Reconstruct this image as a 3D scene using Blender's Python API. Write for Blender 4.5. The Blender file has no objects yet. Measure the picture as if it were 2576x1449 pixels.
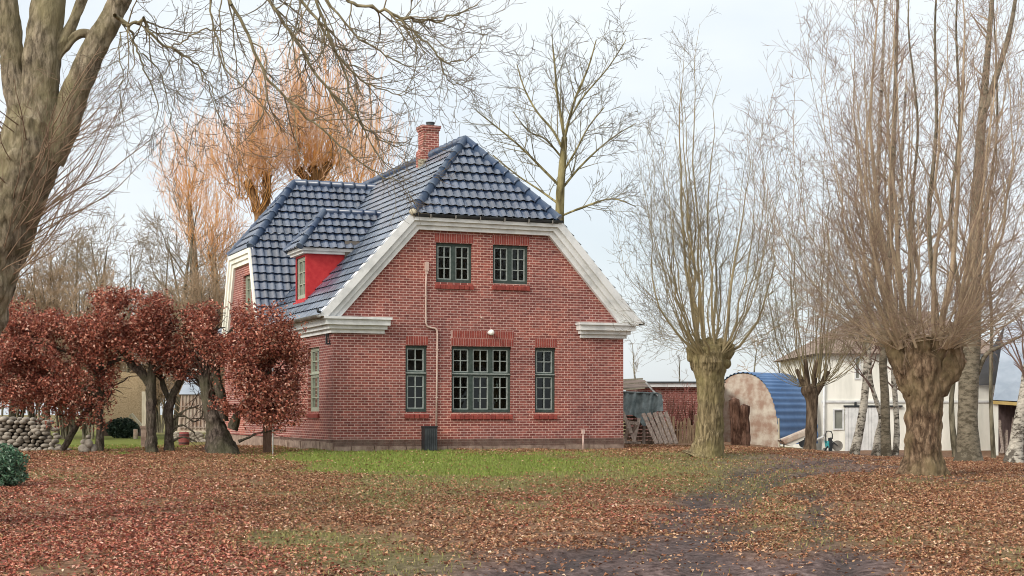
import bpy, math, random
import numpy as np
from mathutils import Vector, Matrix, noise as mnoise

# ------------------------------------------------------------------ camera, sky, sun, exposure
SC = bpy.context.scene
F, HZ, CX, CAMZ = 3900.0, 1040.0, 1288.0, 1.6      # focal length / horizon / centre in 2576-px units
R = math.radians
cam = bpy.data.cameras.new("camera"); camo = bpy.data.objects.new("camera", cam)
SC.collection.objects.link(camo)
camo.location = (0, 0, CAMZ); camo.rotation_euler = (R(90), 0, 0)
cam.sensor_width = 36.0; cam.lens = 36.0 * F / 2576.0
cam.shift_y = (HZ - 724.5) / 2576.0
cam.clip_start = 0.1; cam.clip_end = 3000
SC.camera = camo

SUN_EL, SUN_AZ = 32.0, -135.0      # azimuth: clockwise from +Y
world = bpy.data.worlds.new("World"); SC.world = world; world.use_nodes = True
wn, wl = world.node_tree.nodes, world.node_tree.links
wn.clear()
w_out = wn.new("ShaderNodeOutputWorld"); w_bg = wn.new("ShaderNodeBackground")
sky = wn.new("ShaderNodeTexSky"); sky.sky_type = 'NISHITA'; sky.sun_disc = False
sky.sun_elevation = R(SUN_EL); sky.sun_rotation = R(SUN_AZ); sky.dust_density = 2.0
w_tc = wn.new("ShaderNodeTexCoord"); w_map = wn.new("ShaderNodeMapping")
w_map.inputs['Scale'].default_value = (1.0, 1.0, 2.6)
w_n = wn.new("ShaderNodeTexNoise"); w_n.inputs['Scale'].default_value = 2.3; w_n.inputs['Detail'].default_value = 5
w_r = wn.new("ShaderNodeValToRGB"); w_r.color_ramp.elements[0].position = 0.36; w_r.color_ramp.elements[1].position = 0.60
w_r.color_ramp.elements[0].color = (0.62, 0.62, 0.62, 1); w_r.color_ramp.elements[1].color = (0.97, 0.97, 0.97, 1)
w_mix = wn.new("ShaderNodeMix"); w_mix.data_type = 'RGBA'
# cloud veil: even, and brighter round the hidden sun
w_dot = wn.new("ShaderNodeVectorMath"); w_dot.operation = 'DOT_PRODUCT'
w_dot.inputs[1].default_value = (math.sin(R(SUN_AZ)) * math.cos(R(SUN_EL)), math.cos(R(SUN_AZ)) * math.cos(R(SUN_EL)), math.sin(R(SUN_EL)))
w_glow = wn.new("ShaderNodeMapRange"); w_glow.interpolation_type = 'SMOOTHSTEP'
w_glow.inputs['From Min'].default_value = 0.0; w_glow.inputs['From Max'].default_value = 1.0
w_cl = wn.new("ShaderNodeMix"); w_cl.data_type = 'RGBA'
w_cl.inputs['A'].default_value = (6.9, 7.35, 7.7, 1); w_cl.inputs['B'].default_value = (17.0, 16.2, 15.0, 1)
wl.new(w_tc.outputs['Generated'], w_dot.inputs[0]); wl.new(w_dot.outputs['Value'], w_glow.inputs['Value'])
wl.new(w_glow.outputs[0], w_cl.inputs['Factor']); wl.new(w_cl.outputs['Result'], w_mix.inputs['B'])
wl.new(w_tc.outputs['Generated'], w_map.inputs['Vector']); wl.new(w_map.outputs[0], w_n.inputs['Vector'])
wl.new(w_n.outputs['Fac'], w_r.inputs[0]); wl.new(w_r.outputs[0], w_mix.inputs['Factor'])
wl.new(sky.outputs[0], w_mix.inputs['A']); wl.new(w_mix.outputs['Result'], w_bg.inputs[0])
w_bg.inputs[1].default_value = 0.10
wl.new(w_bg.outputs[0], w_out.inputs[0])

sund = bpy.data.lights.new("sun", 'SUN'); suno = bpy.data.objects.new("sun", sund); SC.collection.objects.link(suno)
sund.energy = 1.5; sund.angle = R(16); sund.color = (1.0, 0.92, 0.82)
sv = Vector((math.sin(R(SUN_AZ)) * math.cos(R(SUN_EL)), math.cos(R(SUN_AZ)) * math.cos(R(SUN_EL)), math.sin(R(SUN_EL))))
suno.rotation_euler = sv.to_track_quat('Z', 'Y').to_euler()
SC.view_settings.view_transform = 'Standard'; SC.view_settings.look = 'None'
SC.cycles.pixel_filter_type = 'BLACKMAN_HARRIS'; SC.cycles.filter_width = 1.0
SC.view_settings.gamma = 1.0; SC.view_settings.exposure = 0.48

# ------------------------------------------------------------------ helpers
COL = SC.collection
def P(px, py, Y):
    return Vector(((px - CX) * Y / F, Y, CAMZ + (HZ - py) * Y / F))

def sstep(x):
    x = np.clip(x, 0, 1); return x * x * (3 - 2 * x)
def gz(x, y):
    x = np.asarray(x, float); y = np.asarray(y, float)
    a = 0.63 * np.clip((y - 15.5) / 22.5, -0.3, 1)
    b = 0.34 * np.clip((y - 15.5) / 14.5, -0.3, 1) - 0.0046 * np.clip(y - 30, 0, 45)
    r = sstep((x - 6.0) / 6.0)
    return a * (1 - r) + b * r
def gzf(x, y): return float(gz(x, y))
def ground_at(px, py):
    Y = 30.0
    for _ in range(60):
        X = (px - CX) * Y / F
        Yn = F * (CAMZ - gzf(X, Y)) / max(py - HZ, 1.0)
        Y = 0.6 * Y + 0.4 * Yn
    X = (px - CX) * Y / F
    return Vector((X, Y, gzf(X, Y)))

def tag(o, label=None, cat=None, group=None, kind=None):
    if label: o['label'] = label
    if cat: o['category'] = cat
    if group: o['group'] = group
    if kind: o['kind'] = kind
    return o
def empty(name, loc, label, cat, group=None, rz=0.0):
    o = bpy.data.objects.new(name, None); COL.objects.link(o)
    o.location = loc; o.rotation_euler = (0, 0, rz); o.empty_display_size = 0.2
    return tag(o, label, cat, group)

def raw_mesh(name, V, faces4, mat, parent=None, smooth=True, col=None, uv=None, off=None):
    """V (n,3) numpy, faces4 (m,k) int numpy, all with the same vertex count"""
    V = np.asarray(V, np.float32)
    if off is not None: V = V - np.asarray(off, np.float32)
    me = bpy.data.meshes.new(name)
    m, k = faces4.shape
    me.vertices.add(len(V)); me.vertices.foreach_set('co', V.ravel())
    me.loops.add(m * k); me.loops.foreach_set('vertex_index', faces4.astype(np.int32).ravel())
    me.polygons.add(m); me.polygons.foreach_set('loop_start', np.arange(0, m * k, k, dtype=np.int32))
    me.polygons.foreach_set('use_smooth', np.full(m, smooth, dtype=bool))
    if col is not None:
        a = me.color_attributes.new('Col', 'FLOAT_COLOR', 'POINT')
        c = np.ones((len(V), 4), np.float32); c[:, :3] = col
        a.data.foreach_set('color', c.ravel())
    me.update(calc_edges=True); me.validate()
    me.materials.append(mat)
    o = bpy.data.objects.new(name, me); COL.objects.link(o)
    if parent is not None: o.parent = parent
    return o

class MB:
    """polygon collector with optional uv per corner"""
    def __init__(s): s.v = []; s.f = []; s.uv = []; s.sm = []
    def poly(s, pts, uv=None, sm=False):
        i = len(s.v); s.v += [tuple(p) for p in pts]; s.f.append(tuple(range(i, i + len(pts))))
        s.uv.append(uv if uv else [(0, 0)] * len(pts)); s.sm.append(sm)
    def box(s, lo, hi, M=None, uvs=1.0):
        x0, y0, z0 = lo; x1, y1, z1 = hi
        c = [(x0,y0,z0),(x1,y0,z0),(x1,y1,z0),(x0,y1,z0),(x0,y0,z1),(x1,y0,z1),(x1,y1,z1),(x0,y1,z1)]
        for q in ((0,3,2,1),(4,5,6,7),(0,1,5,4),(1,2,6,5),(2,3,7,6),(3,0,4,7)):
            p = [Vector(c[k]) for k in q]
            n = (p[1] - p[0]).cross(p[2] - p[0])
            if abs(n.z) >= max(abs(n.x), abs(n.y)): uv = [(a.x, a.y) for a in p]
            elif abs(n.y) >= abs(n.x): uv = [(a.x, a.z) for a in p]
            else: uv = [(a.y, a.z) for a in p]
            if M is not None: p = [M @ a for a in p]
            s.poly(p, uv)
    def bar(s, a, b, w, h=None, up=(0, 0, 1)):
        a, b = Vector(a), Vector(b); d = (b - a); L = d.length; d.normalize()
        h = w if h is None else h
        x = d.cross(Vector(up))
        if x.length < 1e-4: x = d.cross(Vector((1, 0, 0)))
        x.normalize(); y = x.cross(d)
        M = Matrix(((x.x, y.x, d.x, a.x), (x.y, y.y, d.y, a.y), (x.z, y.z, d.z, a.z), (0, 0, 0, 1)))
        s.box((-w / 2, -h / 2, 0), (w / 2, h / 2, L), M)
    def prism(s, loop, dvec, cap=True):
        dvec = Vector(dvec); lo = [Vector(p) for p in loop]; hi = [p + dvec for p in lo]
        n = len(lo)
        for i in range(n):
            j = (i + 1) % n; e = (lo[j] - lo[i]).length
            s.poly([lo[i], lo[j], hi[j], hi[i]], [(0, 0), (e, 0), (e, dvec.length), (0, dvec.length)])
        if cap:
            s.poly(lo[::-1]); s.poly(hi)
    def tube(s, pts, r, k=8, caps=True):
        pts = [Vector(p) for p in pts]; rs = r if isinstance(r, (list, tuple)) else [r] * len(pts)
        rings = []; 
        for i, p in enumerate(pts):
            t = (pts[min(i + 1, len(pts) - 1)] - pts[max(i - 1, 0)]).normalized()
            a = t.cross(Vector((0.31, 0.52, 0.79)))
            if a.length < 0.05: a = t.cross(Vector((1, 0, 0)))
            a.normalize(); b = t.cross(a)
            rings.append([p + rs[i] * (math.cos(2 * math.pi * q / k) * a + math.sin(2 * math.pi * q / k) * b) for q in range(k)])
        for i in range(len(rings) - 1):
            for q in range(k):
                w = (q + 1) % k
                s.poly([rings[i][q], rings[i][w], rings[i + 1][w], rings[i + 1][q]], sm=True)
        if caps:
            s.poly(rings[0][::-1]); s.poly(rings[-1])
    def ball(s, c, r, n=10, sc=(1, 1, 1), bump=0.0):
        c = Vector(c); g = []
        for i in range(n + 1):
            th = math.pi * i / n; row = []
            for j in range(n * 2):
                ph = math.pi * j / n
                d = Vector((math.sin(th) * math.cos(ph) * sc[0], math.sin(th) * math.sin(ph) * sc[1], math.cos(th) * sc[2]))
                q = 1 + bump * mnoise.noise(d * 1.7 + c * 3.1)
                row.append(c + d * r * q)
            g.append(row)
        for i in range(n):
            for j in range(n * 2):
                k = (j + 1) % (n * 2)
                s.poly([g[i][j], g[i + 1][j], g[i + 1][k], g[i][k]], sm=True)
    def build(s, name, mat, parent=None, off=None, weld=True):
        me = bpy.data.meshes.new(name)
        v = s.v if off is None else [(a[0] - off[0], a[1] - off[1], a[2] - off[2]) for a in s.v]
        me.from_pydata(v, [], s.f)
        l = me.uv_layers.new(name='UVMap')
        l.data.foreach_set('uv', [c for u in s.uv for p in u for c in p])
        me.polygons.foreach_set('use_smooth', s.sm)
        me.update()
        me.materials.append(mat)
        if weld:
            import bmesh
            b = bmesh.new(); b.from_mesh(me); bmesh.ops.remove_doubles(b, verts=b.verts, dist=1e-5)
            b.to_mesh(me); b.free()
        o = bpy.data.objects.new(name, me); COL.objects.link(o)
        if parent is not None: o.parent = parent
        return o

# ------------------------------------------------------------------ materials
def mat(name, col=(0.5, 0.5, 0.5), rough=0.8, spec=0.3):
    m = bpy.data.materials.new(name); m.use_nodes = True
    b = m.node_tree.nodes['Principled BSDF']
    b.inputs['Base Color'].default_value = (*col, 1); b.inputs['Roughness'].default_value = rough
    b.inputs['Specular IOR Level'].default_value = spec
    return m, m.node_tree.nodes, m.node_tree.links, b
def noise_node(n, l, scale, detail=4, coord='Object', sc=None, rough=0.6):
    tc = n.new('ShaderNodeTexCoord'); t = n.new('ShaderNodeTexNoise')
    t.inputs['Scale'].default_value = scale; t.inputs['Detail'].default_value = detail; t.inputs['Roughness'].default_value = rough
    if sc:
        mp = n.new('ShaderNodeMapping'); mp.inputs['Scale'].default_value = sc
        l.new(tc.outputs[coord], mp.inputs[0]); l.new(mp.outputs[0], t.inputs['Vector'])
    else: l.new(tc.outputs[coord], t.inputs['Vector'])
    return t
def ramp(n, l, src, stops):
    r = n.new('ShaderNodeValToRGB'); e = r.color_ramp.elements
    while len(e) < len(stops): e.new(0.5)
    for k, (p, c) in enumerate(stops):
        e[k].position = p; e[k].color = (*c, 1) if len(c) == 3 else c
    l.new(src, r.inputs[0]); return r
def bump(n, l, b, src, strength=0.4, dist=0.02):
    u = n.new('ShaderNodeBump'); u.inputs['Strength'].default_value = strength; u.inputs['Distance'].default_value = dist
    l.new(src, u.inputs['Height']); l.new(u.outputs[0], b.inputs['Normal']); return u
def mixc(n, l, fac, a, b, typ='MIX'):
    m = n.new('ShaderNodeMix'); m.data_type = 'RGBA'; m.blend_type = typ
    for s, v in (('Factor', fac), ('A', a), ('B', b)):
        i = [x for x in m.inputs if x.name == s and x.type == ('VALUE' if s == 'Factor' else 'RGBA')][0]
        if isinstance(v, (int, float)): i.default_value = v
        elif isinstance(v, tuple): i.default_value = (*v, 1)
        else: l.new(v, i)
    return [x for x in m.outputs if x.type == 'RGBA'][0]

def mottled(name, c1, c2, scale=3.0, rough=0.85, sc=None, bs=0.3, bd=0.01, lo=0.35, hi=0.65, spec=0.25):
    m, n, l, b = mat(name, c1, rough, spec)
    t = noise_node(n, l, scale, 5, 'Object', sc)
    r = ramp(n, l, t.outputs['Fac'], [(lo, c1), (hi, c2)])
    l.new(r.outputs[0], b.inputs['Base Color'])
    if bs: bump(n, l, b, t.outputs['Fac'], bs, bd)
    return m

def brick_mat(name, c1, c2, mort, soldier=False, rot=False):
    m, n, l, b = mat(name, c1, 0.85, 0.2)
    uv = n.new('ShaderNodeUVMap'); uv.uv_map = 'UVMap'
    br = n.new('ShaderNodeTexBrick'); br.offset = 0.5; br.squash = 1.0
    br.inputs['Scale'].default_value = 1.0
    br.inputs['Brick Width'].default_value = 0.185; br.inputs['Row Height'].default_value = 0.0667
    br.inputs['Mortar Size'].default_value = 0.0085 if rot else 0.0098; br.inputs['Mortar Smooth'].default_value = 0.25; br.inputs['Bias'].default_value = -0.1
    br.inputs['Color1'].default_value = (*c1, 1); br.inputs['Color2'].default_value = (*c2, 1); br.inputs['Mortar'].default_value = (*mort, 1)
    if rot:
        mp = n.new('ShaderNodeMapping'); mp.inputs['Rotation'].default_value = (0, 0, R(90))
        l.new(uv.outputs[0], mp.inputs[0]); l.new(mp.outputs[0], br.inputs['Vector'])
        br.squash = 1.0; br.offset = 0.0; br.inputs['Brick Width'].default_value = 2.0
        br.inputs['Row Height'].default_value = 0.062
    else: l.new(uv.outputs[0], br.inputs['Vector'])
    # broad weathering
    t = noise_node(n, l, 0.55, 6, 'Object')
    tint = ramp(n, l, t.outputs['Fac'], [(0.28, (0.66, 0.66, 0.70)), (0.50, (1.0, 1.0, 1.0)), (0.70, (1.30, 1.16, 1.06))])
    c = mixc(n, l, 1.0, br.outputs['Color'], tint.outputs[0], 'MULTIPLY')
    t2 = noise_node(n, l, 9.0, 3, 'Object')
    g2 = ramp(n, l, t2.outputs['Fac'], [(0.3, (0.78, 0.77, 0.77)), (0.7, (1.20, 1.19, 1.18))])
    c = mixc(n, l, 1.0, c, g2.outputs[0], 'MULTIPLY')
    # rising damp and lime near the foot of the wall
    tc = n.new('ShaderNodeTexCoord'); sx = n.new('ShaderNodeSeparateXYZ'); l.new(tc.outputs['Object'], sx.inputs[0])
    ad = n.new('ShaderNodeMath'); ad.operation = 'MULTIPLY_ADD'; l.new(t.outputs['Fac'], ad.inputs[0]); ad.inputs[1].default_value = 1.3
    l.new(sx.outputs['Z'], ad.inputs[2])
    low = ramp(n, l, ad.outputs[0], [(0.75, (0.55, 0.55, 0.55)), (1.0, (0, 0, 0))])
    c = mixc(n, l, low.outputs[0], c, (0.34, 0.235, 0.20))
    l.new(c, b.inputs['Base Color'])
    iv = n.new('ShaderNodeMath'); iv.operation = 'SUBTRACT'; iv.inputs[0].default_value = 1.0; l.new(br.outputs['Fac'], iv.inputs[1])
    bump(n, l, b, iv.outputs[0], 0.7, 0.008)
    return m

M = {}
M['brick'] = brick_mat('red_brick', (0.270, 0.090, 0.074), (0.150, 0.044, 0.040), (0.49, 0.335, 0.30))
M['soldier'] = brick_mat('soldier_brick', (0.260, 0.055, 0.045), (0.165, 0.034, 0.030), (0.52, 0.335, 0.30), rot=True)
M['sillbrick'] = brick_mat('sill_brick', (0.250, 0.048, 0.040), (0.170, 0.030, 0.028), (0.36, 0.20, 0.17), rot=True)
M['standing'] = mottled('standing_red_brick', (0.19, 0.040, 0.034), (0.30, 0.072, 0.055), 9.0, 0.85)
M['brickdark'] = mottled('old_red_brick', (0.20, 0.055, 0.05), (0.28, 0.10, 0.085), 3.0)
M['white'] = mottled('weathered_white_paint', (0.48, 0.50, 0.50), (0.70, 0.72, 0.72), 2.6, 0.6, None, 0.12, 0.006, 0.28, 0.56)
M['whitewall'] = mottled('whitewashed_render', (0.60, 0.61, 0.55), (0.84, 0.84, 0.77), 0.9, 0.8, (1.5, 1.5, 0.35), 0.1, 0.01, 0.28, 0.55)
M['stone'] = mottled('granite_plinth', (0.17, 0.115, 0.09), (0.34, 0.26, 0.21), 5.0)
M['field'] = mottled('field_stone', (0.16, 0.14, 0.115), (0.37, 0.335, 0.285), 4.5, 0.9)
M['frame'] = mottled('grey_green_paint', (0.034, 0.052, 0.046), (0.060, 0.082, 0.073), 12.0, 0.55, None, 0.1, 0.003)
M['bars'] = mottled('pale_glazing_paint', (0.22, 0.255, 0.245), (0.32, 0.36, 0.345), 12.0, 0.55, None, 0.05, 0.002)
M['leftbars'] = mottled('pale_grey_green_paint', (0.28, 0.31, 0.24), (0.36, 0.39, 0.31), 12.0, 0.55, None, 0.05, 0.002)
M['redpaint'] = mottled('red_painted_boards', (0.40, 0.022, 0.028), (0.50, 0.040, 0.042), 6.0, 0.6)
M['dark'] = mottled('black_plastic', (0.018, 0.022, 0.026), (0.035, 0.04, 0.045), 6.0, 0.5)
M['gutter'] = mottled('dark_zinc_gutter', (0.030, 0.035, 0.040), (0.07, 0.08, 0.085), 4.0, 0.45)
M['zinc'] = mottled('pale_zinc_gutter', (0.16, 0.15, 0.13), (0.28, 0.27, 0.25), 4.0, 0.5)
M['pipe'] = mottled('cream_pipe', (0.50, 0.36, 0.31), (0.58, 0.45, 0.40), 4.0, 0.6)
M['wood'] = mottled('grey_weathered_wood', (0.20, 0.155, 0.13), (0.42, 0.35, 0.30), 3.0, 0.9, (8, 8, 1.0))
M['palewood'] = mottled('pale_board', (0.36, 0.33, 0.24), (0.55, 0.51, 0.40), 3.0, 0.85, (6, 6, 1))
M['tarp'] = mottled('slate_tarpaulin', (0.085, 0.115, 0.12), (0.22, 0.27, 0.28), 4.0, 0.45, None, 0.4, 0.02)
M['blueiron'] = mottled('blue_corrugated_iron', (0.070, 0.15, 0.31), (0.11, 0.21, 0.40), 1.2, 0.4)
M['concrete'] = mottled('stained_render', (0.34, 0.235, 0.18), (0.58, 0.54, 0.46), 2.2, 0.9, None, 0.15, 0.01, 0.40, 0.64)
M['barnroof'] = mottled('brown_roof_tile', (0.17, 0.13, 0.105), (0.28, 0.215, 0.175), 2.0, 0.85, (1, 1, 6))
M['greyroof'] = mottled('grey_metal_roof', (0.26, 0.31, 0.37), (0.38, 0.43, 0.50), 0.8, 0.45)
M['yellow'] = mottled('yellow_ochre_board', (0.42, 0.30, 0.10), (0.52, 0.40, 0.17), 3.0, 0.7)
M['teal'] = mottled('turquoise_plastic', (0.03, 0.30, 0.34), (0.10, 0.45, 0.48), 5.0, 0.4)
M['thatch'] = mottled('straw_thatch', (0.20, 0.145, 0.075), (0.40, 0.31, 0.19), 3.0, 0.95, (9, 9, 1.2))
M['globe'] = mottled('opal_glass', (0.78, 0.77, 0.72), (0.86, 0.85, 0.80), 3.0, 0.3)
M['insulator'] = mottled('white_glazed', (0.75, 0.75, 0.72), (0.82, 0.82, 0.80), 6.0, 0.3)
M['greenshrub'] = None
# glass: reflects, and lets one see into the dark rooms
m_, n_, l_, b_ = mat('window_glass')
n_.remove(b_); tr = n_.new('ShaderNodeBsdfTransparent'); tr.inputs[0].default_value = (0.55, 0.62, 0.60, 1)
gl = n_.new('ShaderNodeBsdfGlossy'); gl.inputs['Roughness'].default_value = 0.03; gl.inputs['Color'].default_value = (0.8, 0.85, 0.85, 1)
fr = n_.new('ShaderNodeFresnel'); fr.inputs[0].default_value = 1.5
tn = noise_node(n_, l_, 2.5, 2); bu = n_.new('ShaderNodeBump'); bu.inputs['Strength'].default_value = 0.06; bu.inputs['Distance'].default_value = 0.05
l_.new(tn.outputs['Fac'], bu.inputs['Height']); l_.new(bu.outputs[0], gl.inputs['Normal'])
mx = n_.new('ShaderNodeMixShader'); l_.new(fr.outputs[0], mx.inputs[0]); l_.new(tr.outputs[0], mx.inputs[1]); l_.new(gl.outputs[0], mx.inputs[2])
l_.new(mx.outputs[0], n_['Material Output'].inputs['Surface'])
M['glass'] = m_
# glazed pantiles, one material; the left slope's pale sheen comes from vertex colour
def tile_mat():
    m, n, l, b = mat('glazed_black_pantile', (0.03, 0.04, 0.06), 0.22, 0.6)
    a = n.new('ShaderNodeVertexColor'); a.layer_name = 'Col'
    t = noise_node(n, l, 3.0, 5); t2 = noise_node(n, l, 22.0, 4)
    c = ramp(n, l, t.outputs['Fac'], [(0.32, (0.013, 0.027, 0.066)), (0.68, (0.046, 0.072, 0.122))])
    d = ramp(n, l, t2.outputs['Fac'], [(0.52, (0, 0, 0)), (0.74, (0.28, 0.28, 0.28))])
    cc = mixc(n, l, d.outputs[0], c.outputs[0], (0.17, 0.18, 0.18))          # lichen specks
    cc = mixc(n, l, 1.0, cc, a.outputs[0], 'MULTIPLY')
    l.new(cc, b.inputs['Base Color'])
    rr = ramp(n, l, t2.outputs['Fac'], [(0.3, (0.16, 0.16, 0.16)), (0.75, (0.5, 0.5, 0.5))])
    l.new(rr.outputs[0], b.inputs['Roughness'])
    b.inputs['Coat Weight'].default_value = 1.0; b.inputs['Coat Roughness'].default_value = 0.09; b.inputs['Coat IOR'].default_value = 1.8
    bump(n, l, b, t2.outputs['Fac'], 0.15, 0.005)
    return m
M['tile'] = tile_mat()
M['ridge'] = mottled('glazed_ridge_tile', (0.025, 0.05, 0.11), (0.07, 0.10, 0.15), 2.2, 0.28, None, 0.1, 0.004, spec=0.6)
def attr_mat(name, rough=0.75, c2=None, trans=0.0, nscale=0):
    m, n, l, b = mat(name, (0.2, 0.1, 0.05), rough, 0.25)
    a = n.new('ShaderNodeVertexColor'); a.layer_name = 'Col'
    l.new(a.outputs[0], b.inputs['Base Color'])
    return m
M['leaf'] = attr_mat('withered_leaf', 0.6)
M['blade'] = attr_mat('grass_blade', 0.6)
def bark(name, c1, c2, scale=6.0, stretch=0.22, bs=0.9, bd=0.035, moss=None):
    m, n, l, b = mat(name, c1, 0.92, 0.15)
    t = noise_node(n, l, scale, 6, 'Object', (1, 1, stretch), 0.65)
    r = ramp(n, l, t.outputs['Fac'], [(0.34, tuple(0.45 * x for x in c1)), (0.47, c1), (0.68, c2)])
    o = r.outputs[0]
    t2 = noise_node(n, l, 1.3, 3)
    tcv = n.new('ShaderNodeTexCoord'); mpv = n.new('ShaderNodeMapping'); mpv.inputs['Scale'].default_value = (1, 1, max(stretch, .2) * .55); l.new(tcv.outputs['Object'], mpv.inputs[0])
    adv = n.new('ShaderNodeVectorMath'); adv.operation = 'MULTIPLY_ADD'; adv.inputs[1].default_value = (.12, .12, .12); l.new(t.outputs['Color'], adv.inputs[0]); l.new(mpv.outputs[0], adv.inputs[2])
    vo = n.new('ShaderNodeTexVoronoi'); vo.feature = 'DISTANCE_TO_EDGE'; vo.inputs['Scale'].default_value = scale * .85; l.new(adv.outputs[0], vo.inputs['Vector'])
    cr = ramp(n, l, vo.outputs['Distance'], [(0.0, (0.45, 0.44, 0.43)), (0.14, (1.0, 1.0, 1.0)), (0.5, (1.12, 1.11, 1.09))])
    o = mixc(n, l, 1.0, o, cr.outputs[0], 'MULTIPLY')
    if moss:
        mr = ramp(n, l, t2.outputs['Fac'], [(0.42, (0, 0, 0)), (0.66, (0.75, 0.75, 0.75))])
        o = mixc(n, l, mr.outputs[0], o, moss)
    l.new(o, b.inputs['Base Color']); bump(n, l, b, t.outputs['Fac'], bs, bd)
    return m
def twig_mat(name, thick, thin):
    m, n, l, b = mat(name, thick, 0.85, 0.2)
    a = n.new('ShaderNodeVertexColor'); a.layer_name = 'Col'
    t = noise_node(n, l, 1.4, 3)
    g = ramp(n, l, t.outputs['Fac'], [(0.3, (0.75, 0.75, 0.75)), (0.7, (1.3, 1.3, 1.3))])
    c = mixc(n, l, a.outputs[0], thick, thin)
    c = mixc(n, l, 1.0, c, g.outputs[0], 'MULTIPLY')
    l.new(c, b.inputs['Base Color'])
    return m
def birch_mat(name, pale=(0.52, 0.49, 0.42), mark=(0.05, 0.04, 0.03), thr=0.50):
    m, n, l, b = mat(name, pale, 0.75, 0.25)
    t = noise_node(n, l, 5.0, 5, 'Object', (1.0, 1.0, 2.2), .7); t2 = noise_node(n, l, 2.0, 3)
    r = ramp(n, l, t.outputs['Fac'], [(thr - 0.10, mark), (thr, tuple(0.7 * x for x in pale)), (thr + 0.14, pale)])
    tc = n.new('ShaderNodeTexCoord'); sx = n.new('ShaderNodeSeparateXYZ'); l.new(tc.outputs['Object'], sx.inputs[0])
    ad = n.new('ShaderNodeMath'); ad.operation = 'MULTIPLY_ADD'; l.new(t2.outputs['Fac'], ad.inputs[0]); ad.inputs[1].default_value = 1.6; l.new(sx.outputs['Z'], ad.inputs[2])
    lw = ramp(n, l, ad.outputs[0], [(0.95, (0.8, 0.8, 0.8)), (1.7 / 1.0 if False else 1.0, (0, 0, 0))])
    c = mixc(n, l, lw.outputs[0], r.outputs[0], mark)
    l.new(c, b.inputs['Base Color']); bump(n, l, b, t.outputs['Fac'], 0.5, 0.02)
    return m
M['bark_big'] = bark('furrowed_grey_brown_bark', (0.19, 0.16, 0.115), (0.36, 0.31, 0.23), 11.0, 0.4, 1.0, 0.05, (0.24, 0.215, 0.12))
M['bark_pollard'] = bark('olive_brown_bark', (0.20, 0.16, 0.09), (0.36, 0.295, 0.18), 15.0, 0.14, 1.0, 0.05, (0.22, 0.19, 0.085))
M['bark_right'] = bark('brown_gnarled_bark', (0.14, 0.093, 0.060), (0.31, 0.225, 0.15), 10.0, 0.4, 1.0, 0.06, (0.21, 0.165, 0.09))
M['bark_beech'] = bark('dark_beech_bark', (0.075, 0.060, 0.050), (0.17, 0.14, 0.118), 12.0, 0.5, 1.0, 0.05, (0.10, 0.10, 0.06))
M['bark_small'] = bark('dark_brown_bark', (0.11, 0.08, 0.055), (0.22, 0.17, 0.12), 8.0, 0.25)
M['bark_willow'] = bark('orange_brown_bark', (0.19, 0.105, 0.045), (0.34, 0.20, 0.09), 7.0, 0.3)
M['bark_ash'] = bark('yellow_green_bark', (0.22, 0.19, 0.09), (0.36, 0.32, 0.17), 3.0, 0.4)
M['bark_grey'] = bark('grey_green_bark', (0.15, 0.135, 0.095), (0.27, 0.25, 0.18), 4.0, 0.4)
M['bark_stump'] = bark('rotten_brown_bark', (0.12, 0.065, 0.045), (0.25, 0.15, 0.11), 7.0, 0.4)
M['birch'] = birch_mat('birch_bark')
M['birch_old'] = birch_mat('old_birch_bark', (0.23, 0.20, 0.145), (0.075, 0.063, 0.042), 0.51)
M['tw_big'] = twig_mat('grey_brown_twig', (0.20, 0.175, 0.105), (0.145, 0.118, 0.088))
M['tw_epi'] = twig_mat('brown_trunk_shoot', (0.22, 0.155, 0.105), (0.20, 0.14, 0.10))
M['tw_pollard'] = twig_mat('olive_shoot', (0.29, 0.24, 0.14), (0.11, 0.09, 0.07))
M['tw_right'] = twig_mat('tan_shoot', (0.37, 0.295, 0.205), (0.19, 0.125, 0.10))
M['tw_small'] = twig_mat('grey_olive_twig', (0.20, 0.17, 0.10), (0.23, 0.20, 0.125))
M['tw_willow'] = twig_mat('orange_willow_shoot', (0.64, 0.34, 0.11), (0.76, 0.56, 0.45))
M['tw_ash'] = twig_mat('pale_grey_twig', (0.24, 0.22, 0.13), (0.17, 0.16, 0.14))
M['tw_thick'] = twig_mat('thicket_twig', (0.20, 0.165, 0.11), (0.25, 0.20, 0.14))
M['tw_tan'] = twig_mat('tan_thicket_twig', (0.30, 0.225, 0.14), (0.34, 0.25, 0.165))
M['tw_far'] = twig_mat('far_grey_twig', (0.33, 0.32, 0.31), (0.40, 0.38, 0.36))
M['tw_beech'] = twig_mat('dark_beech_twig', (0.07, 0.055, 0.045), (0.10, 0.07, 0.055))
M['tw_red'] = twig_mat('red_stem', (0.33, 0.12, 0.10), (0.30, 0.13, 0.11))
M['tw_birch'] = twig_mat('purple_brown_birch_twig', (0.19, 0.135, 0.11), (0.20, 0.13, 0.115))

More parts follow.
